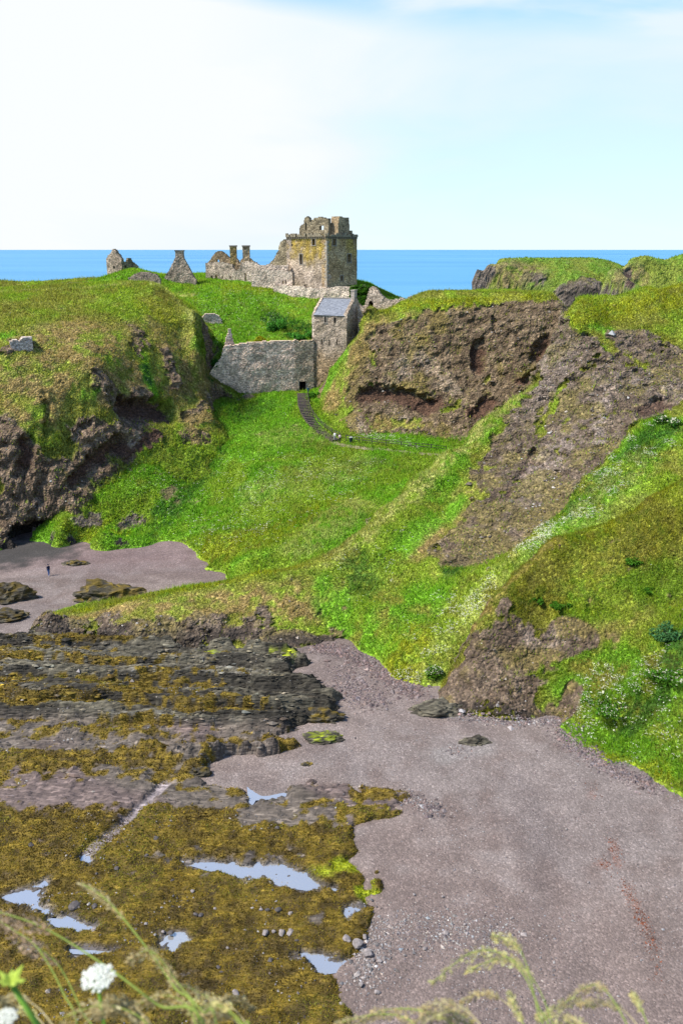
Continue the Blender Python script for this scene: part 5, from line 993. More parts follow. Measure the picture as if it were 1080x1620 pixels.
def grass_on(L, per, length, width, label, seed_heads=.05):
    dens = per*(1 - L.rock)*(1 - 0.25*L.ch['tan']) + per*0.05*L.rock*(1 - L.ch['red'])*(1 - L.ch['wet'])
    P, vi, Nn = scatter(L.V, L.F, dens); k = in_view(P) & facing(P, Nn) & (P[:, 2] > 0.15); P, vi, Nn = P[k], vi[k], Nn[k]
    patch = fbm(P, 3.0, 3, 71); ln = length*np.exp(rng.normal(0, .35, len(P)))*(1 + .45*patch)*(1 - 0.35*L.ch['tan'][vi]); ln = np.clip(ln, .05, 1.2); wd = width*np.exp(rng.normal(0, .25, len(P)))
    V, F_ = blades(P, Nn, ln, wd); p2 = fbm(P, 1.1, 3, 72); p3 = fbm(P, 6.0, 3, 74); c_ = L.g[vi]*np.clip(1.0 + .18*patch + .20*p2 + .15*p3, .45, 1.6)[:, None]; c_ = lerp(c_, DKG*1.25, .38*sstep(.32, .7, p2*.7 + .5*patch)); c_ = lerp(c_, TAN*1.0, .22*sstep(.30, .65, -p2*.6 - .5*p3)); c_ = vary(c_, .10, .06)
    sh = rng.random(len(P)) < seed_heads; c_[sh] = c_[sh]*.4 + A((.30, .26, .11))*.6
    o = np_mesh('grass', V, F_, M['leaf'], smooth=False, col=np.repeat(c_, 3, 0)); tag(o, kind='stuff')
    # broad-leaved herbs
    hd = per*0.22*np.clip(L.ch['herb'] + .55*L.ch['dkg'] + .25*L.ch['lush'], 0, 1)*(1 - L.rock)
    P, vi, Nn = scatter(L.V, L.F, hd); k = in_view(P) & facing(P, Nn); P, vi = P[k], vi[k]
    if len(P) > 50:
        P = P + Nn[k]*0 + A((0, 0, 1))*(rng.random(len(P))*length*1.7)[:, None]; V, F_ = leaves(P, width*1.5*np.exp(rng.normal(0, .3, len(P))), .35)
        c_ = vary(lerp(np.broadcast_to(A((.07, .20, .018)), (len(P), 3)), A((.11, .25, .03)), rng.random(len(P))), .3, .1); o = np_mesh('undergrowth', V, F_, M['leaf'], smooth=False, col=np.repeat(c_, 4, 0)); tag(o, kind='stuff')
    fl = L.ch['flower']*(1 - L.rock); clump = sstep(-0.05, .45, fbm(L.V, 1.6, 2, 88) + .35*fbm(L.V, 5, 2, 89)); P, vi, Nn = scatter(L.V, L.F, 13.0*fl*fl*clump + .03*(1 - L.rock)*(L.ch['lush'] + .3)*clump); k = in_view(P) & facing(P, Nn); P, vi = P[k], vi[k]
    if len(P) > 10:
        # each head of cow parsley is a little cluster of florets
        m_ = 4; Q = np.repeat(P, m_, 0) + rng.normal(0, 1, (len(P)*m_, 3))*A((.09, .09, .035)) + A((0, 0, 1))*np.repeat(length*(.9 + .8*rng.random(len(P))), m_)[:, None]
        V, F_ = leaves(Q, .10*np.exp(rng.normal(0, .3, len(Q))), .6); c_ = vary(np.broadcast_to(A((.68, .68, .52)), (len(Q), 3)), .15, .04); o = np_mesh('wildflowers', V, F_, M['leaf'], smooth=False, col=np.repeat(c_, 4, 0)); tag(o, kind='stuff')
grass_on(head, 36, .36, .14, 'headland'); grass_on(plat, 34, .38, .15, 'bank'); grass_on(cliff, 40, .34, .13, 'cliff'); grass_on(gully, 48, .38, .13, 'gully'); grass_on(spur, 62, .34, .10, 'spur'); grass_on(bluff, 125, .26, .075, 'bluff', .03)
grass_on(far_a, 4.0, .32, .35, 'far', 0); grass_on(far_b, 4.0, .32, .35, 'far', 0)

def stones(P, size, squash=.65, elong=None):
    """irregular eight-faced stones"""
    base = A([(1, 0, 0), (-1, 0, 0), (0, 1, 0), (0, -1, 0), (0, 0, 1), (0, 0, -1)], np.float32); f = A([(0, 2, 4), (2, 1, 4), (1, 3, 4), (3, 0, 4), (2, 0, 5), (1, 2, 5), (3, 1, 5), (0, 3, 5)])
    n_ = len(P); az = rng.random(n_)*2*np.pi; s = np.stack([size*np.exp(rng.normal(0, .2, n_)), size*np.exp(rng.normal(0, .2, n_)), size*squash], -1)/2
    if elong: az = rng.normal(.06, .22, n_); s[:, 0] *= elong
    B = base[None]*(1 + rng.normal(0, .14, (n_, 6, 1)))*s[:, None] + rng.normal(0, .06, (n_, 6, 3))*size[:, None, None]; ca, sa = np.cos(az)[:, None], np.sin(az)[:, None]
    V = np.stack([B[..., 0]*ca - B[..., 1]*sa, B[..., 0]*sa + B[..., 1]*ca, B[..., 2]], -1) + P[:, None]
    return V.reshape(-1, 3), (f[None] + (np.arange(n_)*6)[:, None, None]).reshape(-1, 3)
m, t, n, l, b = mat('loose_stones'); l.new(albedo_attr(t), b.inputs['Base Color']); b.inputs['Roughness'].default_value = .85; b.inputs['Specular IOR Level'].default_value = .25; M['stones'] = m
def stone_stuff(name, P, size, c_, sp=.3, elong=None, squash=.65):
    V, F_ = stones(P, size, squash, elong); o = np_mesh(name, V, F_, M['stones'], smooth=False, col=np.repeat(vary(c_, sp, .05), 6, 0)); tag(o, kind='stuff'); return o
# scree and pale stones bedded in the rock faces
for L, d_, s_ in ((spur, 2.8, .24), (cliff, 1.0, .26), (head, .7, .26), (bluff, 3.5, .12)):
    P, vi, Nn = scatter(L.V, L.F, d_*L.rock*(1 - L.ch['red'])*(1 + 2.5*L.ch['pale'])*sstep(-.35, .4, fbm(L.V, 3.0, 3, 55))); k = in_view(P) & facing(P, Nn, 0); P, vi = P[k], vi[k]
    c_ = lerp(lerp(np.broadcast_to(ROCK2, (len(P), 3)), ROCK1*.8, rng.random(len(P))), A((.36, .33, .29)), (rng.random(len(P)) < .10)*.8)
    stone_stuff('scree', P, s_*np.exp(rng.normal(0, .45, len(P))), c_, .25)
# shingle
def on_beach(x, y): return beach_z(x, y)
n_ = 28000; Yr = 41 + 48*rng.random(n_)**1.5; ur = rng.uniform(200, 1150, n_); x = (ur - CU)/FPX*Yr*1.22; sdp = poly_sd(SHELF, x, Yr); ok = (sdp > -.3)
P0_ = np.c_[x, Yr, 0*x]; ok &= rng.random(n_) < sstep(-.6, .5, fbm(P0_, 4.5, 3, 77) + .3*fbm(P0_, 1.2, 2, 78)) + .12; x, Yr = x[ok], Yr[ok]; P = np.c_[x, Yr, on_beach(x, Yr) + .012]
PEB = A([(.13, .105, .10), (.175, .15, .14), (.24, .215, .20), (.09, .072, .072), (.155, .108, .098)])
stone_stuff('shingle_stones', P, .075*np.exp(rng.normal(0, .4, len(P))), PEB[rng.integers(0, 5, len(P))], .2)
def stone_patch(pts, r, n_, s_, cols=PEB, name='cobbles'):
    pts = [grd(*q)[:2] for q in pts]; Q = []
    for i in range(n_):
        k = random.randrange(max(1, len(pts) - 1)); f = random.random(); a = pts[k]; b_ = pts[min(k + 1, len(pts) - 1)]; Q.append(a + (b_ - a)*f + rng.normal(0, r, 2))
    Q = A(Q); zz_ = beach_z(Q[:, 0], Q[:, 1]); zz_ = np.maximum(zz_, np.maximum(spur.h(Q[:, 0], Q[:, 1]), bluff.h(Q[:, 0], Q[:, 1]))); P = np.c_[Q, zz_ + s_*.1]; k = zz_ < 1.2; P = P[k]
    return P, s_*np.exp(rng.normal(0, .45, len(P))), cols[rng.integers(0, len(cols), len(P))]
acc = [stone_patch([(500,1025),(545,1030),(610,1070),(660,1100)], .8, 2200, .22, A([(.145,.098,.088),(.125,.09,.083),(.175,.135,.12),(.1,.075,.07)])), stone_patch([(545,1060),(560,1100),(600,1110)], 1.2, 900, .20, A([(.13,.095,.09),(.16,.125,.115)])),
       stone_patch([(880,1140),(905,1180),(955,1210),(1040,1250)], .7, 1800, .17, A([(.145,.105,.097),(.165,.13,.122),(.1,.078,.076)])), stone_patch([(620,1262),(670,1270),(690,1290)], .6, 420, .16), stone_patch([(700,1130),(800,1142),(880,1140)], .5, 900, .16),
       stone_patch([(570,1450),(600,1500),(570,1560),(590,1480)], .7, 700, .13, A([(.26,.235,.22),(.18,.16,.15),(.13,.11,.10)])), stone_patch([(600,1470),(700,1470),(800,1480)], 1.2, 1500, .10, A([(.26,.24,.22),(.18,.155,.145),(.13,.107,.104)])), stone_patch([(740,1190),(700,1185)], .5, 150, .12)]
stone_stuff('cobbles', np.concatenate([a[0] for a in acc]), np.concatenate([a[1] for a in acc]), np.concatenate([a[2] for a in acc]), .25)
# loose stones on the wrack and barnacled rock
dens = 3.0*(SH['sd'] < -.2)*(SH['pin'] > -.9)*(sstep(.05, .6, fbm(SH['V'], 3.0, 3, 61))) ; P, vi, Nn = scatter(SH['V'].astype(np.float32), SH['F'], dens); k = in_view(P); P = P[k]
stone_stuff('shelf_stones', P + A((0, 0, .03)), .11*np.exp(rng.normal(0, .5, len(P))), A([(.2,.175,.16),(.11,.095,.088),(.27,.245,.22),(.07,.06,.055)])[rng.integers(0, 4, len(P))], .25)
# broken slabs lying along the bedding of the dark ledges
dens = 5.0*SH['band']*(SH['sd'] < -.1)*sstep(-.4, .4, fbm(SH['V'], 2.5, 3, 66)) + 1.2*(1 - SH['band'])*(SH['sd'] < -.1)*(SH['wr'] < .3)*(SH['pin'] > .3)*sstep(-.1, .5, fbm(SH['V'], 2.5, 3, 66)); P, vi, Nn = scatter(SH['V'].astype(np.float32), SH['F'], dens); k = in_view(P); P, vi = P[k], vi[k]
c_ = lerp(SH['c'][vi]*1.1, A((.145, .130, .10)), .6*(rng.random(len(P)) < .16)); stone_stuff('slabs', P, .21*np.exp(rng.normal(0, .45, len(P))), c_, .45, 2.2, .7)
# rusty weed thrown up along the tide line
Q = []
for (a_, b_), n_ in ((((968, 1328), (976, 1362)), 150), (((985, 1395), (1008, 1440)), 260), (((1008, 1440), (1036, 1500)), 300), (((948, 1362), (965, 1375)), 120), (((940, 1235), (936, 1262)), 50), (((1035, 1500), (1042, 1560)), 60)):
    f = rng.random(n_)[:, None]; Q.append(grd(*a_)*(1 - f) + grd(*b_)*f + rng.normal(0, 1, (n_, 3))*A((.30, .55, 0)))
Q = np.concatenate(Q).astype(np.float32); Q[:, 2] = beach_z(Q[:, 0], Q[:, 1]) + .02; V, F_ = leaves(Q, .085*np.exp(rng.normal(0, .45, len(Q))), .5); o = np_mesh('weed_line', V, F_, M['weed'], smooth=False, col=np.repeat(vary(np.broadcast_to(A((.165, .060, .034)), (len(Q), 3)), .4, .1), 4, 0)); tag(o, kind='stuff')
# bladder wrack: short fronds lying on the rock
near = sstep(75, 50, SH['V'][:, 1]); dens = (50 + 140*near)*SH['wr']*(SH['sd'] < 0); P, vi, Nn = scatter(SH['V'].astype(np.float32), SH['F'], dens); k = in_view(P, 60); P, vi, Nn = P[k], vi[k], Nn[k]
pt = fbm(P, 1.1, 3, 64); pb = fbm(P, 4.0, 3, 67); V, F_ = blades(P, Nn, (.16 - .05*near[vi])*np.exp(rng.normal(0, .3, len(P))), (.115 - .048*near[vi])*np.exp(rng.normal(0, .3, len(P))), .25, .75)
c_ = lerp(np.broadcast_to(A((.050, .036, .010)), (len(P), 3)), A((.178, .131, .020)), sstep(-.65, .5, pt + .35*pb + rng.normal(0, .25, len(P)))); c_ = lerp(c_, A((.15, .14, .02)), .7*sstep(.2, .7, pb)); c_ = lerp(c_, LIMEW, SH['lime'][vi]*.9)
o = np_mesh('wrack', V, F_, M['weed'], smooth=False, col=np.repeat(vary(c_, .3, .1), 3, 0)); tag(o, kind='stuff')

# ---- single boulders --------------------------------------------------------
def boulder_mesh(name, seed, amp=.28, sub=2):
    bm = bmesh.new(); bmesh.ops.create_icosphere(bm, subdivisions=sub, radius=1.0); V = A([q.co for q in bm.verts]); k = 1 + amp*fbm(V + seed*7.7, 1.1, 3, seed)[:, None]; V = V*k
    for ax_ in rng.normal(0, 1, (5, 3)):
        ax_ = ax_/np.linalg.norm(ax_); d = V @ ax_; V = V - np.maximum(d - .72, 0)[:, None]*ax_*.8
    for q, w in zip(bm.verts, V): q.co = w
    me = bpy.data.meshes.new(name); bm.to_mesh(me); bm.free(); me.polygons.foreach_set('use_smooth', [False]*len(me.polygons)); return me
BM_ = [boulder_mesh('stone', i + 1) for i in range(6)]
for me in BM_[:4]: me.materials.append(M['boulder'])
for me in BM_[4:]: me.materials.append(M['dark_boulder'])
def stone_part(parent, u, v, wpx, kind=None, hgt=.6, z=None, name='stone'):
    p = grd(u, v, 0.1); dist = np.linalg.norm(p - A((0, 0, HCAM))); w = wpx*dist/FPX; i = random.randrange(4) if kind is None else kind
    zz_ = float(beach_z(A([p[0]]), A([p[1]]))[0]) if z is None else z
    o = bpy.data.objects.new(name, BM_[i]); COL.objects.link(o); o.parent = parent; o.location = (p[0], p[1], zz_ + w*hgt*.22); o.scale = (w/2, w/2*random.uniform(.7, .95), w/2*hgt); o.rotation_euler = (random.uniform(-.2, .2), random.uniform(-.2, .2), random.random()*6); return o
for u, v, w in ((548,1489,17),(582,1512,17),(566,1497,20),(590,1521,7),(540,1479,9),(577,1484,10),(571,1560,9),(372,1574,14),(345,1533,8),(150,1474,11),(158,1483,9),(107,1324,10),(50,1340,12),(118,1437,18),(150,1436,10),(212,1420,7),(360,1502,7),(440,1442,11),(423,1442,8),(413,1441,7),(460,1447,8),(310,1449,9),(318,1450,8),(270,1478,9),(258,1476,7),(420,1478,12),(446,1478,12),(460,1478,14),(433,1476,7),(350,1541,7),(60,1578,8),(470,1490,7),(305,1412,7),(273,1396,8),(340,1440,6),(262,1383,7),(185,1376,8),(210,1313,9),(247,1329,10),(232,1355,7)):
    stone_part(shelf, u, v, w, None if random.random() < .7 else 4, .62, .17)
for u, v, w in ((705,1477,10),(895,1310,6),(722,1283,4),(600,1522,9),(612,1462,7),(640,1455,6),(672,1500,8),(760,1500,7),(810,1450,6),(930,1395,5),(500,1600,9),(655,1415,6),(596,1570,10),(540,1590,11),(700,1418,6),(825,1408,5),(640,1512,6),(775,1462,6),(735,1462,6),(860,1580,6)):
    stone_part(beach, u, v, w, None, .6)
def rock_thing(u, v, wpx, hpx, label, kind=4, n_=5, cat='rock', seed=1, moss=None):
    p = grd(u, v, 0); dist = np.linalg.norm(p - A((0, 0, HCAM))); w = wpx*dist/FPX; h_ = hpx*dist/FPX*1.15; R_ = random.Random(seed)
    bm = bmesh.new(); bmesh.ops.create_icosphere(bm, subdivisions=4, radius=1.0); V = A([q.co for q in bm.verts]); bm.verts.ensure_lookup_table(); Fx = A([[q.index for q in f.verts] for f in bm.faces]); bm.free()
    V = V*(1 + .36*fbm(V + seed*3.1, .8, 4, seed)[:, None] + .26*ridged(V + seed, .5, 3, seed + 5, ax=(.5, .6, 2.0))[:, None] + .12*fbm(V, .16, 2, seed)[:, None]); V = V*A((w/2, w/2*.6, h_)); V[:, 2] = np.maximum(V[:, 2], -.3) - .12
    nn_ = fbm(V, .5, 3, seed + 9); c_ = lerp(np.broadcast_to(DARK1*1.4, V.shape), DARK2*1.3, sstep(-.4, .5, nn_))
    if moss is not None: c_ = lerp(c_, moss, sstep(.0, .4, nn_ + .5*V[:, 2]/max(h_, .1) - .15))
    o = np_mesh('rock', V, Fx, M['shelf'], col=c_, smooth=False); o.location = (p[0], p[1], float(beach_z(A([p[0]]), A([p[1]]))[0])); tag(o, label, cat); return o
rock_thing(172, 945, 92, 20, 'low mossy outcrop alone on the pink shingle of the far cove', seed=3, moss=WRACK*.8)
rock_thing(750, 1174, 40, 7, 'flat dark outcrop alone in the middle of the grey beach', seed=4, moss=None)
rock_thing(315, 1226, 30, 10, 'squat brown boulder beside the sandy cut in the rock shelf', seed=5, moss=WRACK*.5)
rock_thing(695, 1124, 72, 12, 'dark purple-grey slab at the foot of the near bluff', seed=6)
rock_thing(510, 1170, 58, 7, 'low rock capped with yellow-green weed at the shelf edge', seed=7, moss=LIMEW*.75)
rock_thing(12, 945, 70, 20, 'dark seaweedy reef at the left edge of the cove', seed=8, moss=WRACK*.5)
rock_thing(8, 978, 60, 10, 'lower dark reef left of the cove below the other', seed=9, moss=WRACK*.5)
rock_thing(118, 893, 34, 5, 'little weedy rock right of the lone walker', seed=10, moss=WRACK*.7)
rock_thing(484, 1210, 18, 4, 'small weed-topped rock on the shingle above the bare slab', seed=12, moss=WRACK)
rock_thing(512, 1137, 56, 12, 'brown weedy knob ending the dark banded ledges', seed=13, moss=WRACK*.7)

# ---- shrubs -----------------------------------------------------------------
def shrub(name, p, rx, ry, rz_, n_, size, c0, c1, label, cat='shrub', group=None, flowers=0):
    root = empty(name, tuple(map(float, p)), 0, label, cat, group)
    lob = rng.normal(0, .55, (9, 3))*A((1, 1, .40)) + A((0, 0, .35)); d = rng.normal(0, 1, (n_, 3)); d /= np.linalg.norm(d, axis=1)[:, None]
    Q = lob[rng.integers(0, 9, n_)] + d*(.10 + .36*rng.random(n_)**.5)[:, None]; Q[:, 2] = np.abs(Q[:, 2]); Q = (Q*A((rx, ry, rz_))).astype(np.float32)
    V, F_ = leaves(Q, size*np.exp(rng.normal(0, .3, n_))); c_ = vary(lerp(np.broadcast_to(c0, (n_, 3)), c1, rng.random(n_)), .3, .1)
    if flowers: k = (rng.random(n_) < flowers) & (Q[:, 2] > .35*rz_); c_[k] = A((.68, .68, .5))
    np_mesh('foliage', V, F_, M['leaf'], root, False, np.repeat(c_, 4, 0))
    mb = MB()
    for i in range(5):
        e = lob[i]*A((rx, ry, rz_))*.9; mb.tube([(0, 0, -.3), tuple(e*.5 + A((0, 0, .1))), tuple(e)], [.06*rx, .04*rx, .02*rx], 5)
    mb.build('stems', M['wood'], root); return root
for (u, v, L, rx, rz_, lab, c0, c1, fl) in ((437, 522, plat, 2.4, 2.4, 'dark green elder bush on the bank above the curtain wall', DKG*1.2, DKG*1.9, 0), (476, 534, plat, 2.6, 1.4, 'dark low bush between the elder and the gatehouse', DKG*1.4, DKG*2.0, 0), (412, 541, plat, 1.9, 1.1, 'yellow flowering gorse just above the curtain wall', A((.26, .24, .01)), A((.16, .20, .012)), 0),
        (345, 582, head, 1.8, 1.8, 'dark bush at the left end of the curtain wall', DKG*1.2, DKG*1.8, 0), (497, 628, gully, 1.0, .9, 'leafy green bush right of the castle door', A((.05, .16, .015)), A((.08, .2, .02)), 0),
        (1062, 1010, bluff, 1.5, 1.3, 'blue-green bush at the right edge of the near bluff', A((.05, .14, .045)), A((.08, .20, .07)), 0), (690, 1068, spur, 1.6, 1.2, 'white flowering clump beside the foot of the near bluff', A((.06, .16, .015)), A((.1, .2, .02)), .3),
        (995, 890, bluff, 1.0, .55, 'bright green fern clump high on the near bluff', A((.05, .15, .012)), A((.08, .2, .02)), 0), (885, 960, bluff, .8, .45, 'bright fern clump in the middle of the near bluff', A((.05, .15, .012)), A((.08, .2, .02)), 0), (1025, 935, bluff, .7, .4, 'small fern clump right of centre on the near bluff', A((.05, .15, .012)), A((.08, .2, .02)), 0), (850, 952, bluff, .6, .4, 'small fern clump above the bare rock of the near bluff', A((.05, .15, .012)), A((.08, .2, .02)), 0),
        (965, 1120, bluff, 1.7, 1.1, 'white flowering herb thicket above the beach corner', A((.05, .15, .015)), A((.09, .2, .02)), .16), (1055, 1075, bluff, 1.8, 1.2, 'white flowering thicket at the right edge of the photo', A((.05, .15, .015)), A((.09, .2, .02)), .16), (1060, 670, spur, 1.6, 1.1, 'white speckled herb clump topping the flowery gully', A((.05, .14, .02)), A((.08, .18, .03)), .2)):
    p = L.hit(u, v); p = (p[0], p[1], float(L.h(p[0], p[1])) - .1); shrub('shrub', p, rx, rx*.85, rz_, int(900 + 500*rx), .11 + .0011*p[1], c0, c1, lab, 'shrub', None, fl)
# ivy over the wall right of the keep
Wa, Wb = pix(553, 480, 199.0), pix(592, 480, 197.0); P = []
dv = (Wb - Wa)[:2]/np.linalg.norm((Wb - Wa)[:2])
iw = wall('ivy_clad_wall', Wa, Wb, sights(Wa, Wb, [(552,455),(560,453),(570,452),(588,454),(592,470)]), [(0, 30), (20, 30)], .8, (), .25, None, None, GREYS, 91, .2); tag(iw, 'wall wholly covered in bright ivy between the tower and the arched doorway', 'wall')
n_ = 5200; sx = rng.random(n_)*np.linalg.norm((Wb - Wa)[:2]); tpz = np.interp(sx, *zip(*sights(Wa, Wb, [(552,455),(560,453),(570,452),(588,454),(592,470)]))); zz_ = tpz + .25 - 5.5*rng.random(n_)**1.2; of = .1 + .3*np.abs(fbm(np.c_[sx, zz_, 0*sx], 1.2, 2, 5)) + .12*rng.random(n_)
Q = np.c_[Wa[0] + dv[0]*sx + dv[1]*of, Wa[1] + dv[1]*sx - dv[0]*of, zz_]; top_ = zz_ > tpz - .05; Q[top_] -= np.c_[dv[1]*rng.random(n_), -dv[0]*rng.random(n_), 0*sx][top_]*.8
V, F_ = leaves(Q.astype(np.float32), .26*np.exp(rng.normal(0, .25, n_))); c_ = vary(lerp(np.broadcast_to(A((.03, .11, .012)), (n_, 3)), A((.075, .19, .015)), rng.random(n_)), .25, .1); iv = np_mesh('ivy', V, F_, M['leaf'], iw, False, np.repeat(c_, 4, 0))

tri = sum(sum(len(p.vertices) - 2 for p in me.polygons) if len(me.polygons) < 5000 else len(me.polygons)*(len(me.polygons[0].vertices) - 2) for me in bpy.data.meshes if me.users); print('TRIANGLES', tri)
# ------------------------------------------------------------------ the clifftop under the viewer and its grasses
gx, gy, F = grid_sheet(-5, 5, -3, 34, .25)
zt_ = np.interp(gy, [-3, -.4, .3, 1.2, 2.4, 6, 14, 26, 34], [44.45, 44.4, 44.2, 42.9, 40.6, 33, 18, 3, -1.5]); PP = np.c_[gx, gy, zt_]
PP[:, 2] += .25*fbm(PP, 2.5, 3, 950)*sstep(1.5, 4, gy); cc = lerp(np.broadcast_to(OLIVE, PP.shape), TAN, sstep(-.4, .4, fbm(PP, 1.0, 3, 951))); ct = np_mesh('clifftop', PP, F, M['hill'], col=cc); tag(ct, kind='structure')
M['stalk'] = plain('grass_stalk', (.17, .22, .04), var=.2); M['stalk_g'] = plain('green_stalk', (.13, .26, .03), var=.2); M['straw'] = plain('straw', (.36, .30, .15), var=.25)
M['umbel'] = plain('white_petals', (.60, .61, .52), var=.15); M['bud'] = plain('green_bud', (.30, .38, .05), var=.2)
def near_pt(u, v, dist):
    yu = (CV - v)/FPX; d = A(((u - CU)/FPX, CP + yu*SP, -SP + yu*CP)); return Vector(A((0, 0, HCAM)) + d/np.linalg.norm(d)*dist)
def bez(p0, p1, p2, n_=14): return [p0*(1 - t_)**2 + p1*2*t_*(1 - t_) + p2*t_*t_ for t_ in [i/(n_ - 1) for i in range(n_)]]
head_mat = {c_: make_leaf_mat('seed_head_' + c_, .4) for c_ in ('tan', 'pink', 'yellow')}
HC = {'tan': (.40, .33, .17), 'pink': (.34, .25, .17), 'yellow': (.46, .42, .18)}
def grass_stem(pts, dist, hue, label, hlen=.35, fat=.008, rad=.0016, smat='stalk'):
    """a flowering grass: a bowed stalk with a feathery seed head along its tip; pts runs from root side to tip"""
    P3 = [near_pt(u, v, dist*(1 + .03*i)) for i, (u, v) in enumerate(pts)]; base = P3[0] + Vector((0, 0, -.45)) + (P3[0] - P3[1])*.4
    root = empty('grass_stem', tuple(base), 0, label, 'grass', 'flowering grasses in front of the lens')
    Q = [base] + P3; cur = []
    for i in range(len(Q) - 1):
        p0, p1, p2, p3 = Q[max(i - 1, 0)], Q[i], Q[i + 1], Q[min(i + 2, len(Q) - 1)]
        for k in range(8):
            t_ = k/8; cur.append(.5*((2*p1) + (p2 - p0)*t_ + (2*p0 - 5*p1 + 4*p2 - p3)*t_*t_ + (3*p1 - p0 - 3*p2 + p3)*t_**3))
    cur.append(Q[-1]); mb = MB(); n_ = len(cur); mb.tube(cur, [rad*(1.0 - .6*i/n_) for i in range(n_)], 6); adopt(mb.build('stalk', M[smat], smooth=True), root)
    k0 = int(n_*(1 - hlen)); C_ = A(cur[k0:]); m_ = 260; f = rng.random(m_); Pm = A([np.interp(f*(len(C_) - 1), range(len(C_)), C_[:, j]) for j in range(3)]).T; env = fat*(.35 + .65*np.sin(np.pi*np.clip(f*.92 + .06, 0, 1)))
    tdir = A([np.gradient(C_[:, j]) for j in range(3)]).T; td = A([np.interp(f*(len(C_) - 1), range(len(C_)), tdir[:, j]) for j in range(3)]).T; td /= np.linalg.norm(td, axis=1)[:, None]
    off = rng.normal(0, 1, (m_, 3)); off /= np.linalg.norm(off, axis=1)[:, None]; Pm = Pm + off*(env*rng.random(m_)**.5)[:, None] + A((0, 0, -1))*(env*.4)[:, None]
    d = td*.8 + off*.45; d /= np.linalg.norm(d, axis=1)[:, None]; ww = np.cross(d, rng.normal(0, 1, (m_, 3))); ww /= np.linalg.norm(ww, axis=1)[:, None]; s = .0045*np.exp(rng.normal(0, .25, m_))[:, None]
    V = np.stack([Pm, Pm + d*s*.5 + ww*s*.28, Pm + d*s*1.4, Pm + d*s*.5 - ww*s*.28], 1).reshape(-1, 3); o = np_mesh('seed_head', V, np.arange(m_*4).reshape(-1, 4), head_mat[hue], None, False, np.repeat(vary(np.broadcast_to(A(HC[hue]), (m_, 3)), .2, .06), 4, 0)); adopt(o, root); return root
G_ = grass_stem
G_([(330,1640),(250,1590),(170,1530),(70,1468),(-10,1440)], 1.45, 'pink', 'long green grass stem leaning left with pinkish head out of frame', .22, .011, .0026, 'stalk')
G_([(320,1640),(275,1560),(225,1490),(170,1425),(130,1398)], 1.5, 'tan', 'long grass stem leaning left across the wrack with bent tan tip', .30, .007, .0024, 'stalk')
G_([(130,1660),(100,1570),(60,1500),(20,1470),(-15,1448)], 1.6, 'pink', 'pink-brown drooping grass head at the left edge above the bud', .40, .016)
G_([(160,1680),(130,1600),(95,1530),(60,1500),(35,1500)], 1.6, 'pink', 'short pinkish grass head just right of the left edge', .38, .013)
G_([(345,1640),(320,1600),(285,1560),(240,1505),(205,1520)], 1.4, 'tan', 'arching straw coloured grass head pointing left over the wrack', .38, .010)
G_([(330,1680),(310,1620),(290,1585),(255,1575),(215,1590)], 1.4, 'tan', 'low feathery tan grass head near the bottom middle left', .45, .014)
G_([(260,1690),(245,1640),(215,1605),(160,1590),(100,1610)], 1.35, 'tan', 'lowest sprawling tan grass head at bottom left', .5, .015)
G_([(400,1660),(380,1620),(345,1590),(305,1565),(270,1555)], 1.45, 'tan', 'tan grass head right of the arching one at bottom left', .40, .010)
G_([(420,1680),(400,1640),(370,1605),(340,1590),(300,1600)], 1.4, 'yellow', 'thin yellowish grass blade tip at bottom below the wrack', .35, .006)
G_([(860,1680),(850,1600),(830,1520),(810,1490),(780,1480)], 1.5, 'yellow', 'yellow grass head bowing left at its tip over the beach', .32, .009)
G_([(870,1680),(850,1590),(810,1520),(750,1505),(682,1556)], 1.5, 'yellow', 'yellow arching grass head whose tip hangs down to the left', .45, .010)
G_([(890,1700),(870,1610),(840,1545),(800,1515),(740,1535)], 1.55, 'yellow', 'pale yellow arching grass head inside the bigger arch', .42, .010)
G_([(760,1690),(720,1625),(660,1598),(600,1600),(560,1625)], 1.5, 'tan', 'faint tan grass head low in the middle bottom', .5, .009)
G_([(1010,1690),(1000,1640),(960,1570),(930,1560),(890,1590)], 1.5, 'tan', 'tan grass head bowing left at the bottom right', .4, .009)
G_([(1040,1690),(1030,1640),(1015,1600),(1005,1580),(1000,1570)], 1.5, 'yellow', 'short upright yellow grass tip at the bottom right', .4, .006)
G_([(690,1690),(670,1640),(640,1610),(590,1605),(530,1620)], 1.5, 'tan', 'second faint tan grass head at bottom middle', .45, .008)
G_([(850,1690),(840,1650),(825,1615),(812,1590),(806,1570)], 1.55, 'yellow', 'short green-yellow grass tip under the arching yellow heads', .4, .007)
R7 = random.Random(4)
for (u0, v0, n_) in ((250, 1600, 7), (60, 1560, 3), (800, 1590, 5), (950, 1605, 3)):
    lab = 'wispy straw grass among the tangle at the bottom left' if u0 < 500 else 'wispy straw grass among the tangle at the bottom right'
    for i in range(n_):
        u = u0 + R7.uniform(-130, 130); v = v0 + R7.uniform(-25, 30); s = R7.choice((-1, -1, 1))
        G_([(u - s*95, v + 110), (u - s*70, v + 60), (u - s*38, v + 18), (u, v), (u + s*34, v + R7.uniform(0, 22))], R7.uniform(1.35, 1.7), R7.choice(('tan', 'tan', 'yellow')), lab, R7.uniform(.3, .5), R7.uniform(.006, .012), .0013, 'straw')
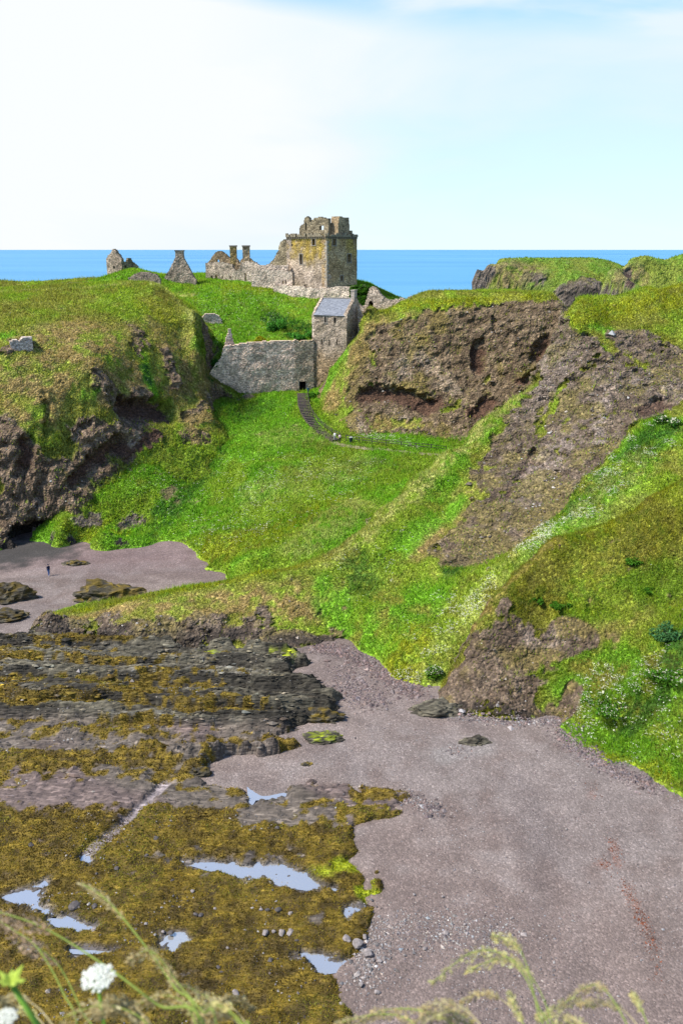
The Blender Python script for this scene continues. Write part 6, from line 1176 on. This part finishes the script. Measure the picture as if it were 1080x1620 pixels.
# the white umbel
def umbel(u, v, dist, wpx, label, tilt=.15):
    p = near_pt(u, v, dist); R0 = wpx/2*dist/FPX; base = p + Vector((.01, .03, -.6)); root = empty('umbel_flower', tuple(base), 0, label, 'flower')
    neck = p + Vector((0, .0, -R0*1.0)); mb = MB(); mb.tube([base, base.lerp(neck, .5) + Vector((.003, 0, 0)), neck], [.0035, .003, .0026], 8); adopt(mb.build('stem', M['stalk_g'], smooth=True), root)
    mbr = MB(); mbf = MB()
    for i in range(46):
        r_ = R0*math.sqrt((i + .4)/46)*.95; a = i*2.39996; tip = p + Vector((r_*math.cos(a), r_*math.sin(a), R0*.24*(1 - (r_/R0)**2) - .05*R0)); mbr.tube([neck, neck.lerp(tip, .6) + Vector((0, 0, -.1*R0)), tip], .0006, 4)
        for j in range(9):
            q = tip + Vector((random.gauss(0, 1), random.gauss(0, 1), abs(random.gauss(0, .6))))*R0*.085; s = R0*.07; vs = []
            for k in range(5): vs.append(q + Vector((s*math.cos(k*1.2566 + j), s*math.sin(k*1.2566 + j), random.uniform(-.2, .2)*s)))
            mbf.add(vs + [q + Vector((0, 0, s*.4))], [(k, (k + 1) % 5, 5) for k in range(5)])
    adopt(mbr.build('rays', M['stalk_g']), root); o = adopt(mbf.build('florets', M['umbel']), root); o['kind'] = 'stuff'; return root
umbel(155, 1548, 1.45, 46, 'white flat-topped umbel flower standing in front of the wrack')
umbel(6, 1612, 1.5, 34, 'lower white umbel flower cut by the bottom left corner')
# yellow-green bud on a stem at the left
p = near_pt(18, 1556, 1.3); base = near_pt(95, 1690, 1.35); root = empty('flower_bud', tuple(base), 0, 'yellow-green opening flower bud on a stem at the left edge', 'flower')
mb = MB(); mb.tube([base, near_pt(60, 1622, 1.32), p], [.004, .0036, .0032], 8); adopt(mb.build('stem', M['stalk_g'], smooth=True), root)
for i in range(7):
    a = i*.9; d = Vector((math.cos(a)*.012, math.sin(a)*.012, random.uniform(-.002, .016))); w_ = Vector((-math.sin(a), math.cos(a), .2))*.006; mb = MB(); mb.add([p, p + d*.6 + w_, p + d*1.6, p + d*.6 - w_, p + d*.7 + Vector((0, 0, .003))], [(0, 1, 4), (1, 2, 4), (2, 3, 4), (3, 0, 4)]); adopt(mb.build('bract', M['bud']), root)
